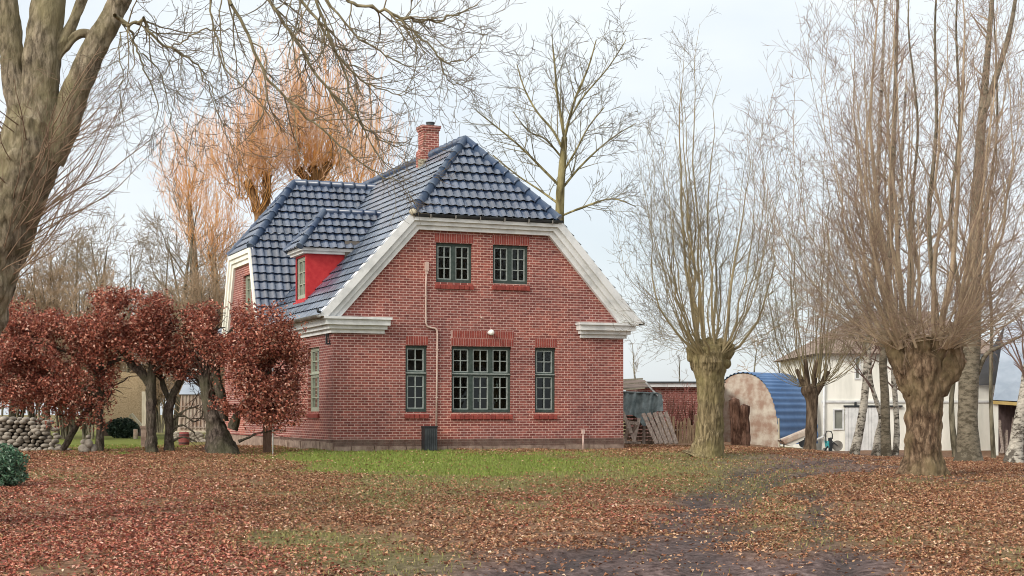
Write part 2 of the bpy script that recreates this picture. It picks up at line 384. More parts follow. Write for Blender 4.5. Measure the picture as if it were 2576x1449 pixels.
# ------------------------------------------------------------------ ground and its patches
# every patch: centre and radii measured from the photograph, kept as real places on the ground
def proj(x, y):
    z = gz(x, y); return CX + x * F / y, HZ + (CAMZ - z) * F / y
def blob(px, py, cx, cy, rx, ry, rot=0.0):
    c, s = math.cos(rot), math.sin(rot); dx, dy = px - cx, py - cy
    u = (dx * c + dy * s) / rx; v = (-dx * s + dy * c) / ry
    return np.exp(-(u * u + v * v) ** 1.5)
_rs = np.random.RandomState(5)
_lat = _rs.rand(256, 256)
def vnoise(x, y):
    xi = np.floor(x).astype(int); yi = np.floor(y).astype(int); fx = sstep(x - xi); fy = sstep(y - yi)
    a = _lat[xi % 256, yi % 256]; b = _lat[(xi + 1) % 256, yi % 256]; c = _lat[xi % 256, (yi + 1) % 256]; d = _lat[(xi + 1) % 256, (yi + 1) % 256]
    return (a * (1 - fx) + b * fx) * (1 - fy) + (c * (1 - fx) + d * fx) * fy
def fbm(x, y, o=4):
    s = 0; a = 0.5; t = 0
    for k in range(o):
        s = s + a * vnoise(x * 2 ** k + 17 * k, y * 2 ** k + 31 * k); t += a; a *= 0.55
    return s / t
_TR = [[(1250, 1449), (1450, 1400), (1650, 1345), (1740, 1290), (1800, 1230), (1880, 1190), (2050, 1165), (2250, 1160)],
       [(1760, 1470), (1800, 1380), (1835, 1310), (1890, 1240), (1970, 1200), (2150, 1180)],
       [(2140, 1470), (2095, 1380), (2055, 1300), (2040, 1235)], [(1350, 1470), (1600, 1410), (1780, 1350), (1900, 1330)]]
_TRW = [[ground_at(*q) for q in t] for t in _TR]
def tracks(x, y):
    wx = (fbm(x * 1.1 + 5, y * 1.1) - .5) * .7; x = x + wx; m = np.zeros_like(np.asarray(x, float))
    for t, w in zip(_TRW, (.36, .30, .26, .22)):
        for a, b in zip(t[:-1], t[1:]):
            dx, dy = b.x - a.x, b.y - a.y; L2 = dx * dx + dy * dy
            f = np.clip(((x - a.x) * dx + (y - a.y) * dy) / L2, 0, 1)
            d2 = (x - a.x - f * dx) ** 2 + (y - a.y - f * dy) ** 2
            m = np.maximum(m, np.exp(-d2 / (w * w)))
    return m * np.clip(1.7 * fbm(x * 1.6, y * .8 + 3) - .15, .1, 1)
def masks(x, y):
    px, py = proj(x, np.maximum(y, 8.0))
    nz = fbm(x * 0.6, y * 0.6); n2 = fbm(x * 1.7 + 9, y * 1.7)
    px = px + (nz - 0.5) * 170; py = py + (n2 - 0.5) * 44
    B = lambda *a: blob(px, py, *a)
    lawn = np.clip(1.5 * B(1000, 1158, 330, 32, 0.03) + 0.6 * B(1330, 1168, 300, 30) + 1.3 * B(260, 1112, 260, 26), 0, 1)
    olive = np.clip(1.0 * B(1450, 1185, 460, 54) + 0.9 * B(1800, 1195, 260, 52) + 0.6 * B(1150, 1230, 330, 60) + 0.35 * B(800, 1250, 300, 60) + 0.3 * B(2300, 1330, 260, 70) + 0.8 * B(200, 1207, 190, 16, 0.06)
                    + 0.9 * B(860, 1395, 220, 52, 0.12) + 0.7 * B(720, 1350, 110, 26) + 0.7 * B(1040, 1420, 110, 40) + 0.55 * B(985, 1240, 70, 60)
                    + 0.5 * B(1960, 1300, 160, 70, 0.3) + 0.5 * B(2560, 1420, 80, 40) + 0.5 * B(2330, 1222, 240, 18) + 0.4 * B(1400, 1290, 150, 20) + 0.5 * B(500, 1180, 160, 14), 0, 1)
    mud = np.clip(1.3 * B(1580, 1462, 560, 92) + 0.55 * B(1740, 1320, 100, 60, -0.5) + 0.7 * B(2130, 1440, 140, 60) + 0.75 * B(2050, 1170, 280, 34)
                  + 0.35 * B(2060, 1290, 50, 60, 0.2) + 0.6 * B(2500, 1205, 200, 10) + 0.3 * B(1820, 1240, 120, 30), 0, 1)
    far = np.clip((y - 44) / 8, 0, 1); olive = np.clip(olive + .85 * far * np.clip((y - 58) / 8, 0, 1), 0, 1)
    trk = tracks(x, y)
    mud = np.clip(mud + .45 * trk, 0, 1)
    leaf = np.clip(1.0 - 1.0 * lawn - 0.72 * olive - 0.9 * mud, 0.03, 1) * (1 - 0.9 * far)
    red = np.clip(B(180, 1330, 420, 160) + B(350, 1440, 500, 60) + 0.4 * B(1550, 1270, 350, 60), 0, 1)
    return lawn, olive, mud, leaf, red

def axis(lo, hi, d, far, g=1.35):
    a = list(np.arange(lo, hi + d / 2, d)); s = d; x = a[-1]
    while x < far[1]: s *= g; x += s; a.append(x)
    s = d; x = a[0]
    while x > far[0]: s *= g; x -= s; a.insert(0, x)
    return np.array(a)
gx = axis(-14, 15, 0.11, (-700, 700)); gy = axis(13.5, 47, 0.13, (-60, 900))
GX, GY = np.meshgrid(gx, gy)
near = np.clip((60 - np.abs(GY - 25)) / 30, 0, 1)
rut = np.zeros_like(GX)
lawn, olive, mud, leaf, red = masks(GX, GY)
rut = mud * ((fbm(GX * 0.9 + 0.35 * GY, GY * 2.6) - 0.5) * 0.16 - 0.02) - .07 * tracks(GX, GY)
GZ = gz(GX, GY) + near * ((fbm(GX * 0.8, GY * 0.8) - 0.5) * 0.10 + (fbm(GX * 5, GY * 5) - 0.5) * 0.035) + rut
# keep the ground level where the house stands
nx, ny = len(gx), len(gy)
idx = np.arange(nx * ny).reshape(ny, nx)
fq = np.stack([idx[:-1, :-1], idx[:-1, 1:], idx[1:, 1:], idx[1:, :-1]], -1).reshape(-1, 4)
def ground_mat():
    m, n, l, b = mat('leaf_strewn_lawn', (0.1, 0.1, 0.05), 0.95, 0.15)
    a = n.new('ShaderNodeVertexColor'); a.layer_name = 'Col'      # r lawn, g olive, b mud
    s = n.new('ShaderNodeSeparateColor'); l.new(a.outputs[0], s.inputs[0])
    t = noise_node(n, l, 9.0, 8, 'Object', None, 0.72); t2 = noise_node(n, l, 1.2, 4); t3 = noise_node(n, l, 34.0, 4)
    soil = ramp(n, l, t.outputs['Fac'], [(0.33, (0.085, 0.048, 0.030)), (0.50, (0.235, 0.135, 0.082)), (0.68, (0.40, 0.255, 0.165))])
    grs = ramp(n, l, t3.outputs['Fac'], [(0.28, (0.075, 0.095, 0.020)), (0.52, (0.165, 0.195, 0.045)), (0.75, (0.27, 0.285, 0.085))])
    olv = ramp(n, l, t.outputs['Fac'], [(0.30, (0.085, 0.078, 0.030)), (0.52, (0.20, 0.175, 0.075)), (0.72, (0.31, 0.26, 0.135))])
    mdd = ramp(n, l, t.outputs['Fac'], [(0.36, (0.050, 0.032, 0.030)), (0.52, (0.165, 0.116, 0.108)), (0.68, (0.31, 0.235, 0.22))])
    c = mixc(n, l, s.outputs[1], soil.outputs[0], olv.outputs[0])
    c = mixc(n, l, s.outputs[2], c, mdd.outputs[0])
    c = mixc(n, l, s.outputs[0], c, grs.outputs[0])
    wa = n.new('ShaderNodeAttribute'); wa.attribute_name = 'wet'
    wet_ = mixc(n, l, 0.72, c, (0.028, 0.021, 0.020))
    c = mixc(n, l, wa.outputs['Fac'], c, wet_)
    rw = n.new('ShaderNodeMapRange'); rw.inputs['To Min'].default_value = 0.95; rw.inputs['To Max'].default_value = 0.45; l.new(wa.outputs['Fac'], rw.inputs['Value']); l.new(rw.outputs[0], b.inputs['Roughness'])
    l.new(c, b.inputs['Base Color']); bump(n, l, b, t.outputs['Fac'], 1.0, 0.08)
    return m
gcol = np.stack([lawn, olive, mud], -1).reshape(-1, 3); wet = tracks(GX, GY).reshape(-1)
og = raw_mesh('ground', np.stack([GX, GY, GZ], -1).reshape(-1, 3), fq, ground_mat(), None, True, gcol)
tag(og, kind='structure')
_wa = og.data.attributes.new('wet', 'FLOAT', 'POINT'); _wa.data.foreach_set('value', wet.astype(np.float32))

rs = np.random.RandomState(11)
def leaf_mesh(name, C, size, col, mat_, parent=None, off=None, flat=0.25, aspect=0.62, sink=0.0):
    """folded leaf at each centre: two triangles about the midrib"""
    n = len(C)
    az = rs.rand(n) * 2 * np.pi; tilt = rs.randn(n) * flat; roll = rs.randn(n) * flat
    u = np.stack([np.cos(az), np.sin(az), tilt], -1); u /= np.linalg.norm(u, axis=1)[:, None]
    w = np.stack([-np.sin(az), np.cos(az), roll], -1); w -= (w * u).sum(1)[:, None] * u; w /= np.linalg.norm(w, axis=1)[:, None]
    nn = np.cross(u, w); s = np.asarray(size)[:, None]; fold = (0.05 + 0.36 * rs.rand(n))[:, None]
    a = C - u * s * 0.5; t = C + u * s * 0.5 + nn * s * 0.12 * rs.randn(n)[:, None]
    p = C + w * s * aspect * 0.5 + nn * s * fold; q = C - w * s * aspect * 0.5 + nn * s * fold
    V = np.stack([a, q, t, p], 1).reshape(-1, 3)
    i = np.arange(n)[:, None] * 4
    Fc = np.concatenate([i + np.array([[0, 1, 2]]), i + np.array([[0, 2, 3]])], 0)
    return raw_mesh(name, V, Fc, mat_, parent, False, np.repeat(col, 4, axis=0), None, off)

def scatter(n, dens_i, ymin=14.2, ymax=46):
    # even over the ground wedge in view and a margin beyond it
    y = np.sqrt(rs.rand(n) * (ymax ** 2 - ymin ** 2) + ymin ** 2); x = (rs.rand(n) * 2 - 1) * 0.52 * y
    m = masks(x, y); keep = rs.rand(n) < dens_i(m, x, y)
    # nothing grows or lies inside the house
    t = (x + 4.5) * 0.9245 + (y - 39) * 0.3812; s = -(x + 4.5) * 0.3812 + (y - 39) * 0.9245
    keep &= ~((t > -0.05) & (t < 8.2) & (s > -0.06))
    return x[keep], y[keep], [q[keep] for q in m]
def ground_z(x, y):
    mud_ = masks(x, y)[2]
    return gz(x, y) + (fbm(x * 0.8, y * 0.8) - 0.5) * 0.10 + (fbm(x * 5, y * 5) - 0.5) * 0.035 + mud_ * ((fbm(x * 0.9 + 0.35 * y, y * 2.6) - 0.5) * 0.16 - 0.02) - .07 * tracks(x, y)
lx, ly, lm = scatter(900000, lambda m, x, y: np.clip(m[3], .10, 1) ** 1.25 * np.clip(3.0 * fbm(x * 1.1, y * 1.1) - .65, .14, 1.1) * (1 - .75 * m[0]) + 0.015)
n = len(lx)
pal = np.array([(0.30, 0.145, 0.080), (0.37, 0.20, 0.115), (0.21, 0.090, 0.052), (0.47, 0.31, 0.20), (0.12, 0.055, 0.036), (0.38, 0.235, 0.125), (0.60, 0.45, 0.33)])
palr = np.array([(0.36, 0.115, 0.075), (0.27, 0.075, 0.052), (0.47, 0.20, 0.14), (0.14, 0.042, 0.034), (0.52, 0.31, 0.24)])
lc = pal[rs.choice(len(pal), n, p=[.26, .2, .20, .09, .12, .11, .02])]
lcr = palr[rs.choice(len(palr), n, p=[.28, .24, .22, .14, .12])]
rr = (rs.rand(n) < 0.75 * lm[4])[:, None]
lc = np.where(rr, lcr, lc) * (0.85 + 0.45 * rs.rand(n))[:, None]
lz = ground_z(lx, ly)
ol = leaf_mesh('fallen_leaves', np.stack([lx, ly, lz + 0.012 + 0.02 * rs.rand(n)], -1), 0.028 + 0.044 * rs.rand(n) ** 1.5, lc, M['leaf'], None, None, 0.26)
tag(ol, 'rust brown fallen beech leaves strewn over the lawn', 'leaves', kind='stuff')

gx_, gy_, gm = scatter(520000, lambda m, x, y: np.clip(0.75 * m[0] + 0.42 * m[1] + .05, 0, 1) * (1 - .8 * m[2]) * (0.3 + 0.9 * fbm(x * 2, y * 2)))
n = len(gx_); zb = ground_z(gx_, gy_)
hgt = (0.022 + 0.035 * rs.rand(n)) * (1 + 0.5 * (fbm(gx_ * 2.5, gy_ * 2.5) > .56)); a = rs.rand(n) * 2 * np.pi; lean = rs.randn(n, 2) * 0.02
wd = 0.006 + 0.004 * rs.rand(n)
b0 = np.stack([gx_ - np.cos(a) * wd, gy_ - np.sin(a) * wd, zb], -1); b1 = np.stack([gx_ + np.cos(a) * wd, gy_ + np.sin(a) * wd, zb], -1)
tp = np.stack([gx_ + lean[:, 0], gy_ + lean[:, 1], zb + hgt], -1)
gc = np.where((rs.rand(n) < np.clip(gm[0] * 1.2, 0, 1))[:, None], np.array([0.175, 0.225, 0.045]), np.array([0.215, 0.20, 0.075])) * (0.7 + 0.6 * rs.rand(n))[:, None]
gi = np.arange(n)[:, None] * 3 + np.array([[0, 1, 2]])
ogr = raw_mesh('grass', np.stack([b0, b1, tp], 1).reshape(-1, 3), gi, M['blade'], None, False, np.repeat(gc, 3, axis=0))
tag(ogr, 'short green grass growing between the fallen leaves', 'grass', kind='stuff')

# ------------------------------------------------------------------ trees: tubes and growth
class Tubes:
    def __init__(s): s.g = {}
    def add(s, pts, r0, r1, k=3, lv=1.0, pw=1.0):
        s.g.setdefault((len(pts), k), []).append((pts, r0, r1, lv, pw))
    def build(s, name, mat_, parent=None, off=None):
        Vs, Fs, Cs = [], [], []; base = 0
        for (n, k), L in s.g.items():
            A = np.array([q[0] for q in L], float); r0 = np.array([q[1] for q in L]); r1 = np.array([q[2] for q in L])
            lv = np.array([q[3] for q in L]); f = np.linspace(0, 1, n)
            Rr = r0[:, None] * (1 - f) + r1[:, None] * f
            T = np.gradient(A, axis=1); T /= np.linalg.norm(T, axis=2)[..., None] + 1e-9
            ref = np.array([0.43, 0.62, 0.657]); N1 = np.cross(T, ref); N1 /= np.linalg.norm(N1, axis=2)[..., None] + 1e-6
            N2 = np.cross(T, N1); th = np.arange(k) * 2 * np.pi / k
            V = A[:, :, None, :] + Rr[:, :, None, None] * (np.cos(th)[None, None, :, None] * N1[:, :, None, :] + np.sin(th)[None, None, :, None] * N2[:, :, None, :])
            m = len(L); ii = base + np.arange(m * n * k).reshape(m, n, k)
            j = np.roll(ii, -1, axis=2)
            Fq = np.stack([ii[:, :-1], j[:, :-1], j[:, 1:], ii[:, 1:]], -1).reshape(-1, 4)
            Vs.append(V.reshape(-1, 3)); Fs.append(Fq); base += m * n * k
            Cs.append(np.repeat(lv, n * k))
        V = np.concatenate(Vs); Fq = np.concatenate(Fs); C = np.concatenate(Cs)[:, None].repeat(3, 1)
        return raw_mesh(name, V, Fq, mat_, parent, True, C, None, off)
def nrm(v):
    q = math.sqrt(v[0] * v[0] + v[1] * v[1] + v[2] * v[2]) + 1e-9
    return (v[0] / q, v[1] / q, v[2] / q)
def rot_off(d, ang, rng):
    # unit vector at angle ang from d, random side
    a = nrm((rng.gauss(0, 1), rng.gauss(0, 1), rng.gauss(0, 1)))
    k = a[0] * d[0] + a[1] * d[1] + a[2] * d[2]
    p = nrm((a[0] - k * d[0], a[1] - k * d[1], a[2] - k * d[2])); c, s = math.cos(ang), math.sin(ang)
    return (d[0] * c + p[0] * s, d[1] * c + p[1] * s, d[2] * c + p[2] * s)
def spawn(T, rng, pts, r0, r1, L, lv, q):
    if lv >= q['max']: return
    nch = q['dens'][lv] * L * rng.uniform(0.8, 1.2); nch = int(nch) + (rng.random() < nch - int(nch))
    n = len(pts); st = q['start'][lv]
    for _ in range(nch):
        f = st + (1 - st) * rng.random(); x = f * (n - 1); i = min(int(x), n - 2); t = x - i
        a, b = pts[i], pts[i + 1]; p = (a[0] + (b[0] - a[0]) * t, a[1] + (b[1] - a[1]) * t, a[2] + (b[2] - a[2]) * t)
        d = nrm((b[0] - a[0], b[1] - a[1], b[2] - a[2]))
        dd = rot_off(d, R(q['ang'][lv]) * rng.uniform(0.7, 1.3), rng)
        LL = q['len'][lv] * rng.uniform(0.5, 1.25) * (1 - 0.55 * f)
        rr = min((r0 + (r1 - r0) * f) * q['rr'][lv], q.get('rmax', [9] * 9)[lv])
        grow(T, rng, p, dd, LL, max(rr, q['rmin']), lv + 1, q)
def grow(T, rng, p, d, L, r, lv, q, k=None):
    n = max(3, min(11, int(L / q['seg'][lv]) + 2)); st = L / (n - 1); pts = [tuple(p)]
    w = q['wig'][lv]; up = q['up'][lv]
    for i in range(n - 1):
        pull = up if not isinstance(up, (list, tuple)) else up[0] + (up[1] - up[0]) * i / (n - 2)
        d = nrm((d[0] + rng.gauss(0, w), d[1] + rng.gauss(0, w), d[2] + rng.gauss(0, w) + pull))
        p = (p[0] + d[0] * st, p[1] + d[1] * st, p[2] + d[2] * st); pts.append(p)
    r1 = max(r * q['tip'][lv], q['rmin'] * 0.7)
    T.add(pts, r, r1, k or (3 if r < 0.02 else 5), lv / q['max'])
    spawn(T, rng, pts, r, r1, L, lv, q)
    return pts
def path_px(lst, Y0):
    """(px, py, width px[, extra depth]) -> world points and radii"""
    o = []; r = []
    for q in lst:
        Y = Y0 + (q[3] if len(q) > 3 else 0); o.append(P(q[0], q[1], Y)); r.append(q[2] * Y / F / 2)
    return o, r
def resample(pts, rad, m):
    """Catmull-Rom through the points"""
    n = len(pts); o = []; rr = []
    for i in range(n - 1):
        p0, p1, p2, p3 = pts[max(i - 1, 0)], pts[i], pts[i + 1], pts[min(i + 2, n - 1)]
        for j in range(m):
            t = j / m
            o.append(0.5 * ((2 * p1) + (p2 - p0) * t + (2 * p0 - 5 * p1 + 4 * p2 - p3) * t * t + (3 * p1 - p0 - 3 * p2 + p3) * t ** 3))
            rr.append(rad[i] * (1 - t) + rad[i + 1] * t)
    o.append(pts[-1]); rr.append(rad[-1]); return o, rr
class Trunk:
    """bumpy bark-covered limbs gathered into one mesh"""
    def __init__(s): s.V = []; s.F = []; s.b = 0
    def limb(s, pts, rad, m=5, k=18, bumpy=0.10, ridges=0.0, seed=0.0, fs=2.2, fur=0.0, fq=9.0):
        o, rr = resample(pts, rad, m); rings = []; run = 0.0
        for i, p in enumerate(o):
            t = (o[min(i + 1, len(o) - 1)] - o[max(i - 1, 0)]).normalized()
            a = t.cross(Vector((0.1, 0.95, 0.05))).normalized(); b = t.cross(a)
            ring = []
            if i: run += (o[i] - o[i - 1]).length
            for q in range(k):
                th = 2 * math.pi * q / k; dv = math.cos(th) * a + math.sin(th) * b
                x = p + dv * rr[i]
                nz = mnoise.noise(x * fs + Vector((seed, 0, 0))) + 0.5 * mnoise.noise(x * fs * 2.7)
                g = 1 + bumpy * nz + ridges * math.cos(5 * th + seed + 0.4 * i / m) * (0.5 + 0.5 * mnoise.noise(p * 1.3))
                off_ = 0.0
                if fur:
                    c_ = Vector((math.cos(th) * rr[i] * fq, math.sin(th) * rr[i] * fq, run * fq * .22 + seed))
                    off_ = fur * (0.6 - 2.2 * abs(mnoise.noise(c_)) + .5 * mnoise.noise(c_ * 2.3))
                ring.append(p + dv * (rr[i] * g + off_))
            rings.append(ring)
        for r_ in rings: s.V += [tuple(x) for x in r_]
        for i in range(len(rings) - 1):
            for q in range(k):
                w = (q + 1) % k; s.F.append((s.b + i * k + q, s.b + i * k + w, s.b + (i + 1) * k + w, s.b + (i + 1) * k + q))
        top = s.b + (len(rings) - 1) * k; c = len(rings) * k + s.b
        s.V.append(tuple(o[-1] + (o[-1] - o[-2]).normalized() * rr[-1] * 0.5))
        for q in range(k): s.F.append((top + q, top + (q + 1) % k, c, c))
        s.b += len(rings) * k + 1
        return o, rr
    def build(s, name, mat_, parent=None, off=None):
        me = bpy.data.meshes.new(name)
        V = s.V if off is None else [(a[0] - off[0], a[1] - off[1], a[2] - off[2]) for a in s.V]
        me.from_pydata(V, [], [f if f[2] != f[3] else f[:3] for f in s.F])
        me.polygons.foreach_set('use_smooth', [True] * len(me.polygons)); me.update(); me.materials.append(mat_)
        o = bpy.data.objects.new(name, me); COL.objects.link(o)
        if parent is not None: o.parent = parent
        return o

# ------------------------------------------------------------------ the house (local axes: t along the gable, s to the back, z up)
HB = 0.63; ZO = (0, 0, HB)
HR = math.atan2(0.3812, 0.9245)
house = empty('brick_house', (-4.5, 39.0, HB), 'red brick house with blue glazed half-hipped roof and white raking eaves boards', 'house', None, HR)
def hw(t, s, z): return Vector((-4.5 + 0.9245 * t - 0.3812 * s, 39 + 0.3812 * t + 0.9245 * s, z))
def onS(px, py, s0=0.0):
    k = (px - CX) / F; Y = (s0 + 37.771) / (0.9245 - 0.3812 * k)
    return (0.9245 * k + 0.3812) * Y - 10.7066, CAMZ + (HZ - py) * Y / F
def onT(px, py, t0=0.0):
    k = (px - CX) / F; Y = (t0 + 10.7066) / (0.9245 * k + 0.3812)
    return (0.9245 - 0.3812 * k) * Y - 37.771, CAMZ + (HZ - py) * Y / F
RZ, RT, SL = 8.97, 4.07, 1.10          # ridge height, ridge t, slope
HE = 6.71                                # hip eave height
GW = 8.137                               # gable width
def mz(t): return RZ - SL * abs(t - RT)  # main roof surface

def wall_with_holes(mb, bands_z, lb, rb, holes, pt, uv0=0.0):
    """bands between the heights in bands_z; lb/rb give the left and right ends at a height; holes (a0,a1,z0,z1)"""
    zs = sorted(set(bands_z + [h[2] for h in holes] + [h[3] for h in holes]))
    for za, zb in zip(zs[:-1], zs[1:]):
        hs = sorted([h for h in holes if h[2] <= za + 1e-6 and h[3] >= zb - 1e-6])
        cur = (lb(za), lb(zb))
        for h in hs + [None]:
            nx_ = (rb(za), rb(zb)) if h is None else (h[0], h[0])
            q = [(cur[0], za), (nx_[0], za), (nx_[1], zb), (cur[1], zb)]
            mb.poly([pt(a, z) for a, z in q], [(a, z) for a, z in q])
            if h is not None: cur = (h[1], h[1])
def rect(x0, y0, x1, y1, s0=0.0):
    a = onS(x0, (y0 + y1) / 2, s0)[0]; b = onS(x1, (y0 + y1) / 2, s0)[0]
    xm = (x0 + x1) / 2
    return (a, b, onS(xm, y1, s0)[1], onS(xm, y0, s0)[1])
WIN = {'ul': rect(1097, 612, 1188, 711), 'ur': rect(1240, 617, 1329, 714), 'll': rect(1020, 869, 1075, 1036),
       'lc': rect(1136, 872, 1286, 1038), 'lr': rect(1346, 875, 1398, 1038)}
mb = MB()
holes = list(WIN.values())
top_z = 6.62
wall_with_holes(mb, [0.70, 3.9, top_z], lambda z: 0.0 if z < 3.95 else max(0, RT - (RZ - z) / SL + 0.05),
                lambda z: GW if z < 3.95 else min(GW, RT + (RZ - z) / SL - 0.05), holes, lambda a, z: (a, 0.0, z))
for (a0, a1, z0, z1) in holes:           # reveals
    d = 0.13
    for q in ([(a0, z0), (a0, z1)], [(a1, z1), (a1, z0)], [(a0, z1), (a1, z1)], [(a1, z0), (a0, z0)]):
        mb.poly([(q[0][0], 0, q[0][1]), (q[1][0], 0, q[1][1]), (q[1][0], d, q[1][1]), (q[0][0], d, q[0][1])],
                [(0, q[0][1]), (0, q[1][1]), (d, q[1][1]), (d, q[0][1])])
# left wall (t = 0), with its window
lw = (onT(803, 950)[0], onT(775, 950)[0], onT(789, 1035)[1], onT(789, 874)[1])
mb2 = MB(); mb = mb
wall_with_holes(mb, [0.70, 3.95], lambda z: 0.0, lambda z: 6.3, [lw], lambda a, z: (0.0, a, z))
for (a, b) in ((lw[0], lw[0]), (lw[1], lw[1])):
    mb.poly([(0, a, lw[2]), (0, a, lw[3]), (0.13, a, lw[3]), (0.13, a, lw[2])], [(0, 0), (0, 1), (.13, 1), (.13, 0)])
for z in (lw[2], lw[3]):
    mb.poly([(0, lw[0], z), (0, lw[1], z), (0.13, lw[1], z), (0.13, lw[0], z)], [(0, 0), (1, 0), (1, .13), (0, .13)])
# right and back walls
mb.poly([(GW, 0, .95), (GW, 13, .95), (GW, 13, 3.95), (GW, 0, 3.95)], [(0, .95), (13, .95), (13, 3.95), (0, 3.95)])
mb.poly([(0, 13, .95), (GW, 13, .95), (GW, 13, 4.0), (RT, 13, RZ - 0.1), (0, 13, 4.0)], [(0, .95), (GW, .95), (GW, 4), (RT, RZ), (0, 4)])
mb.poly([(0, 11.2, .95), (0, 13, .95), (0, 13, 3.95), (0, 11.2, 3.95)], [(0, .95), (2, .95), (2, 4), (0, 4)])
# wing: gable end at t = TG, ridge along t at s = SR
TG, SR, WZ, WE = -0.32, 8.76, 8.65, 6.475
def wd(z):                                # half depth of the wing at height z
    return (WZ - z) / 1.5 if z >= WE else 1.45 + (WE - z) / 2.5
ww = (onT(632, 730, TG)[0], onT(612, 730, TG)[0], onT(622, 790, TG)[1], onT(622, 692, TG)[1])
wall_with_holes(mb, [0.95, 3.9, 4.6, 5.3, 6.0, 6.4], lambda z: SR - (wd(z) - .06 if z > 3.9 else 2.5), lambda z: SR + (wd(z) - .06 if z > 3.9 else 2.5), [ww], lambda a, z: (TG, a, z))
for sg in (-1, 1):
    s_ = SR + sg * 2.5
    mb.poly([(TG, s_, .95), (0, s_, .95), (0, s_, 3.9), (TG, s_, 3.9)], [(0, .95), (.3, .95), (.3, 3.9), (0, 3.9)])
    a = ww[0] if sg < 0 else ww[1]
    mb.poly([(TG, a, ww[2]), (TG, a, ww[3]), (TG + .13, a, ww[3]), (TG + .13, a, ww[2])], [(0, 0), (0, 1), (.13, 1), (.13, 0)])
mb.build('wall', M['brick'], house, ZO)
# plinth of split granite, 25 mm proud, with a floor so that rooms stay dark
mb = MB(); rng = random.Random(3)
def stones(p0, d, L, nrm_, z0, z1):
    x = 0
    while x < L - 0.01:
        w = min(rng.uniform(0.38, 0.75), L - x); q = rng.uniform(0.02, 0.045)
        a = Vector(p0) + Vector(d) * (x + 0.008); b = Vector(p0) + Vector(d) * (x + w - 0.008); n_ = Vector(nrm_) * q
        zt = z1 - rng.uniform(0, 0.03)
        mb.prism([a + Vector((0, 0, z0)), b + Vector((0, 0, z0)), b + Vector((0, 0, zt)), a + Vector((0, 0, zt))], n_)
        x += w
stones((0, 0, 0), (1, 0, 0), GW, (0, -1, 0), 0.40, 0.775); stones((0, 6.3, 0), (0, -1, 0), 6.3, (-1, 0, 0), 0.40, 0.88)
stones((GW, 0, 0), (0, 1, 0), 13, (1, 0, 0), 0.40, 0.94)
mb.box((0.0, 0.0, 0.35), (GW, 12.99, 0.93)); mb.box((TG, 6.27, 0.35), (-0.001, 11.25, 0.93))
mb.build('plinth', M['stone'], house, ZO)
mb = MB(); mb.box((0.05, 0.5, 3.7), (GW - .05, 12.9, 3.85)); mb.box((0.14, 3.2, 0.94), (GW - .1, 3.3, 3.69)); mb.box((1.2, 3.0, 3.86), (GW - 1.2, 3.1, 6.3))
mb.build('inner_wall', mottled('dim_room_plaster', (0.10, 0.09, 0.08), (0.16, 0.145, 0.13), 1.0), house, ZO)

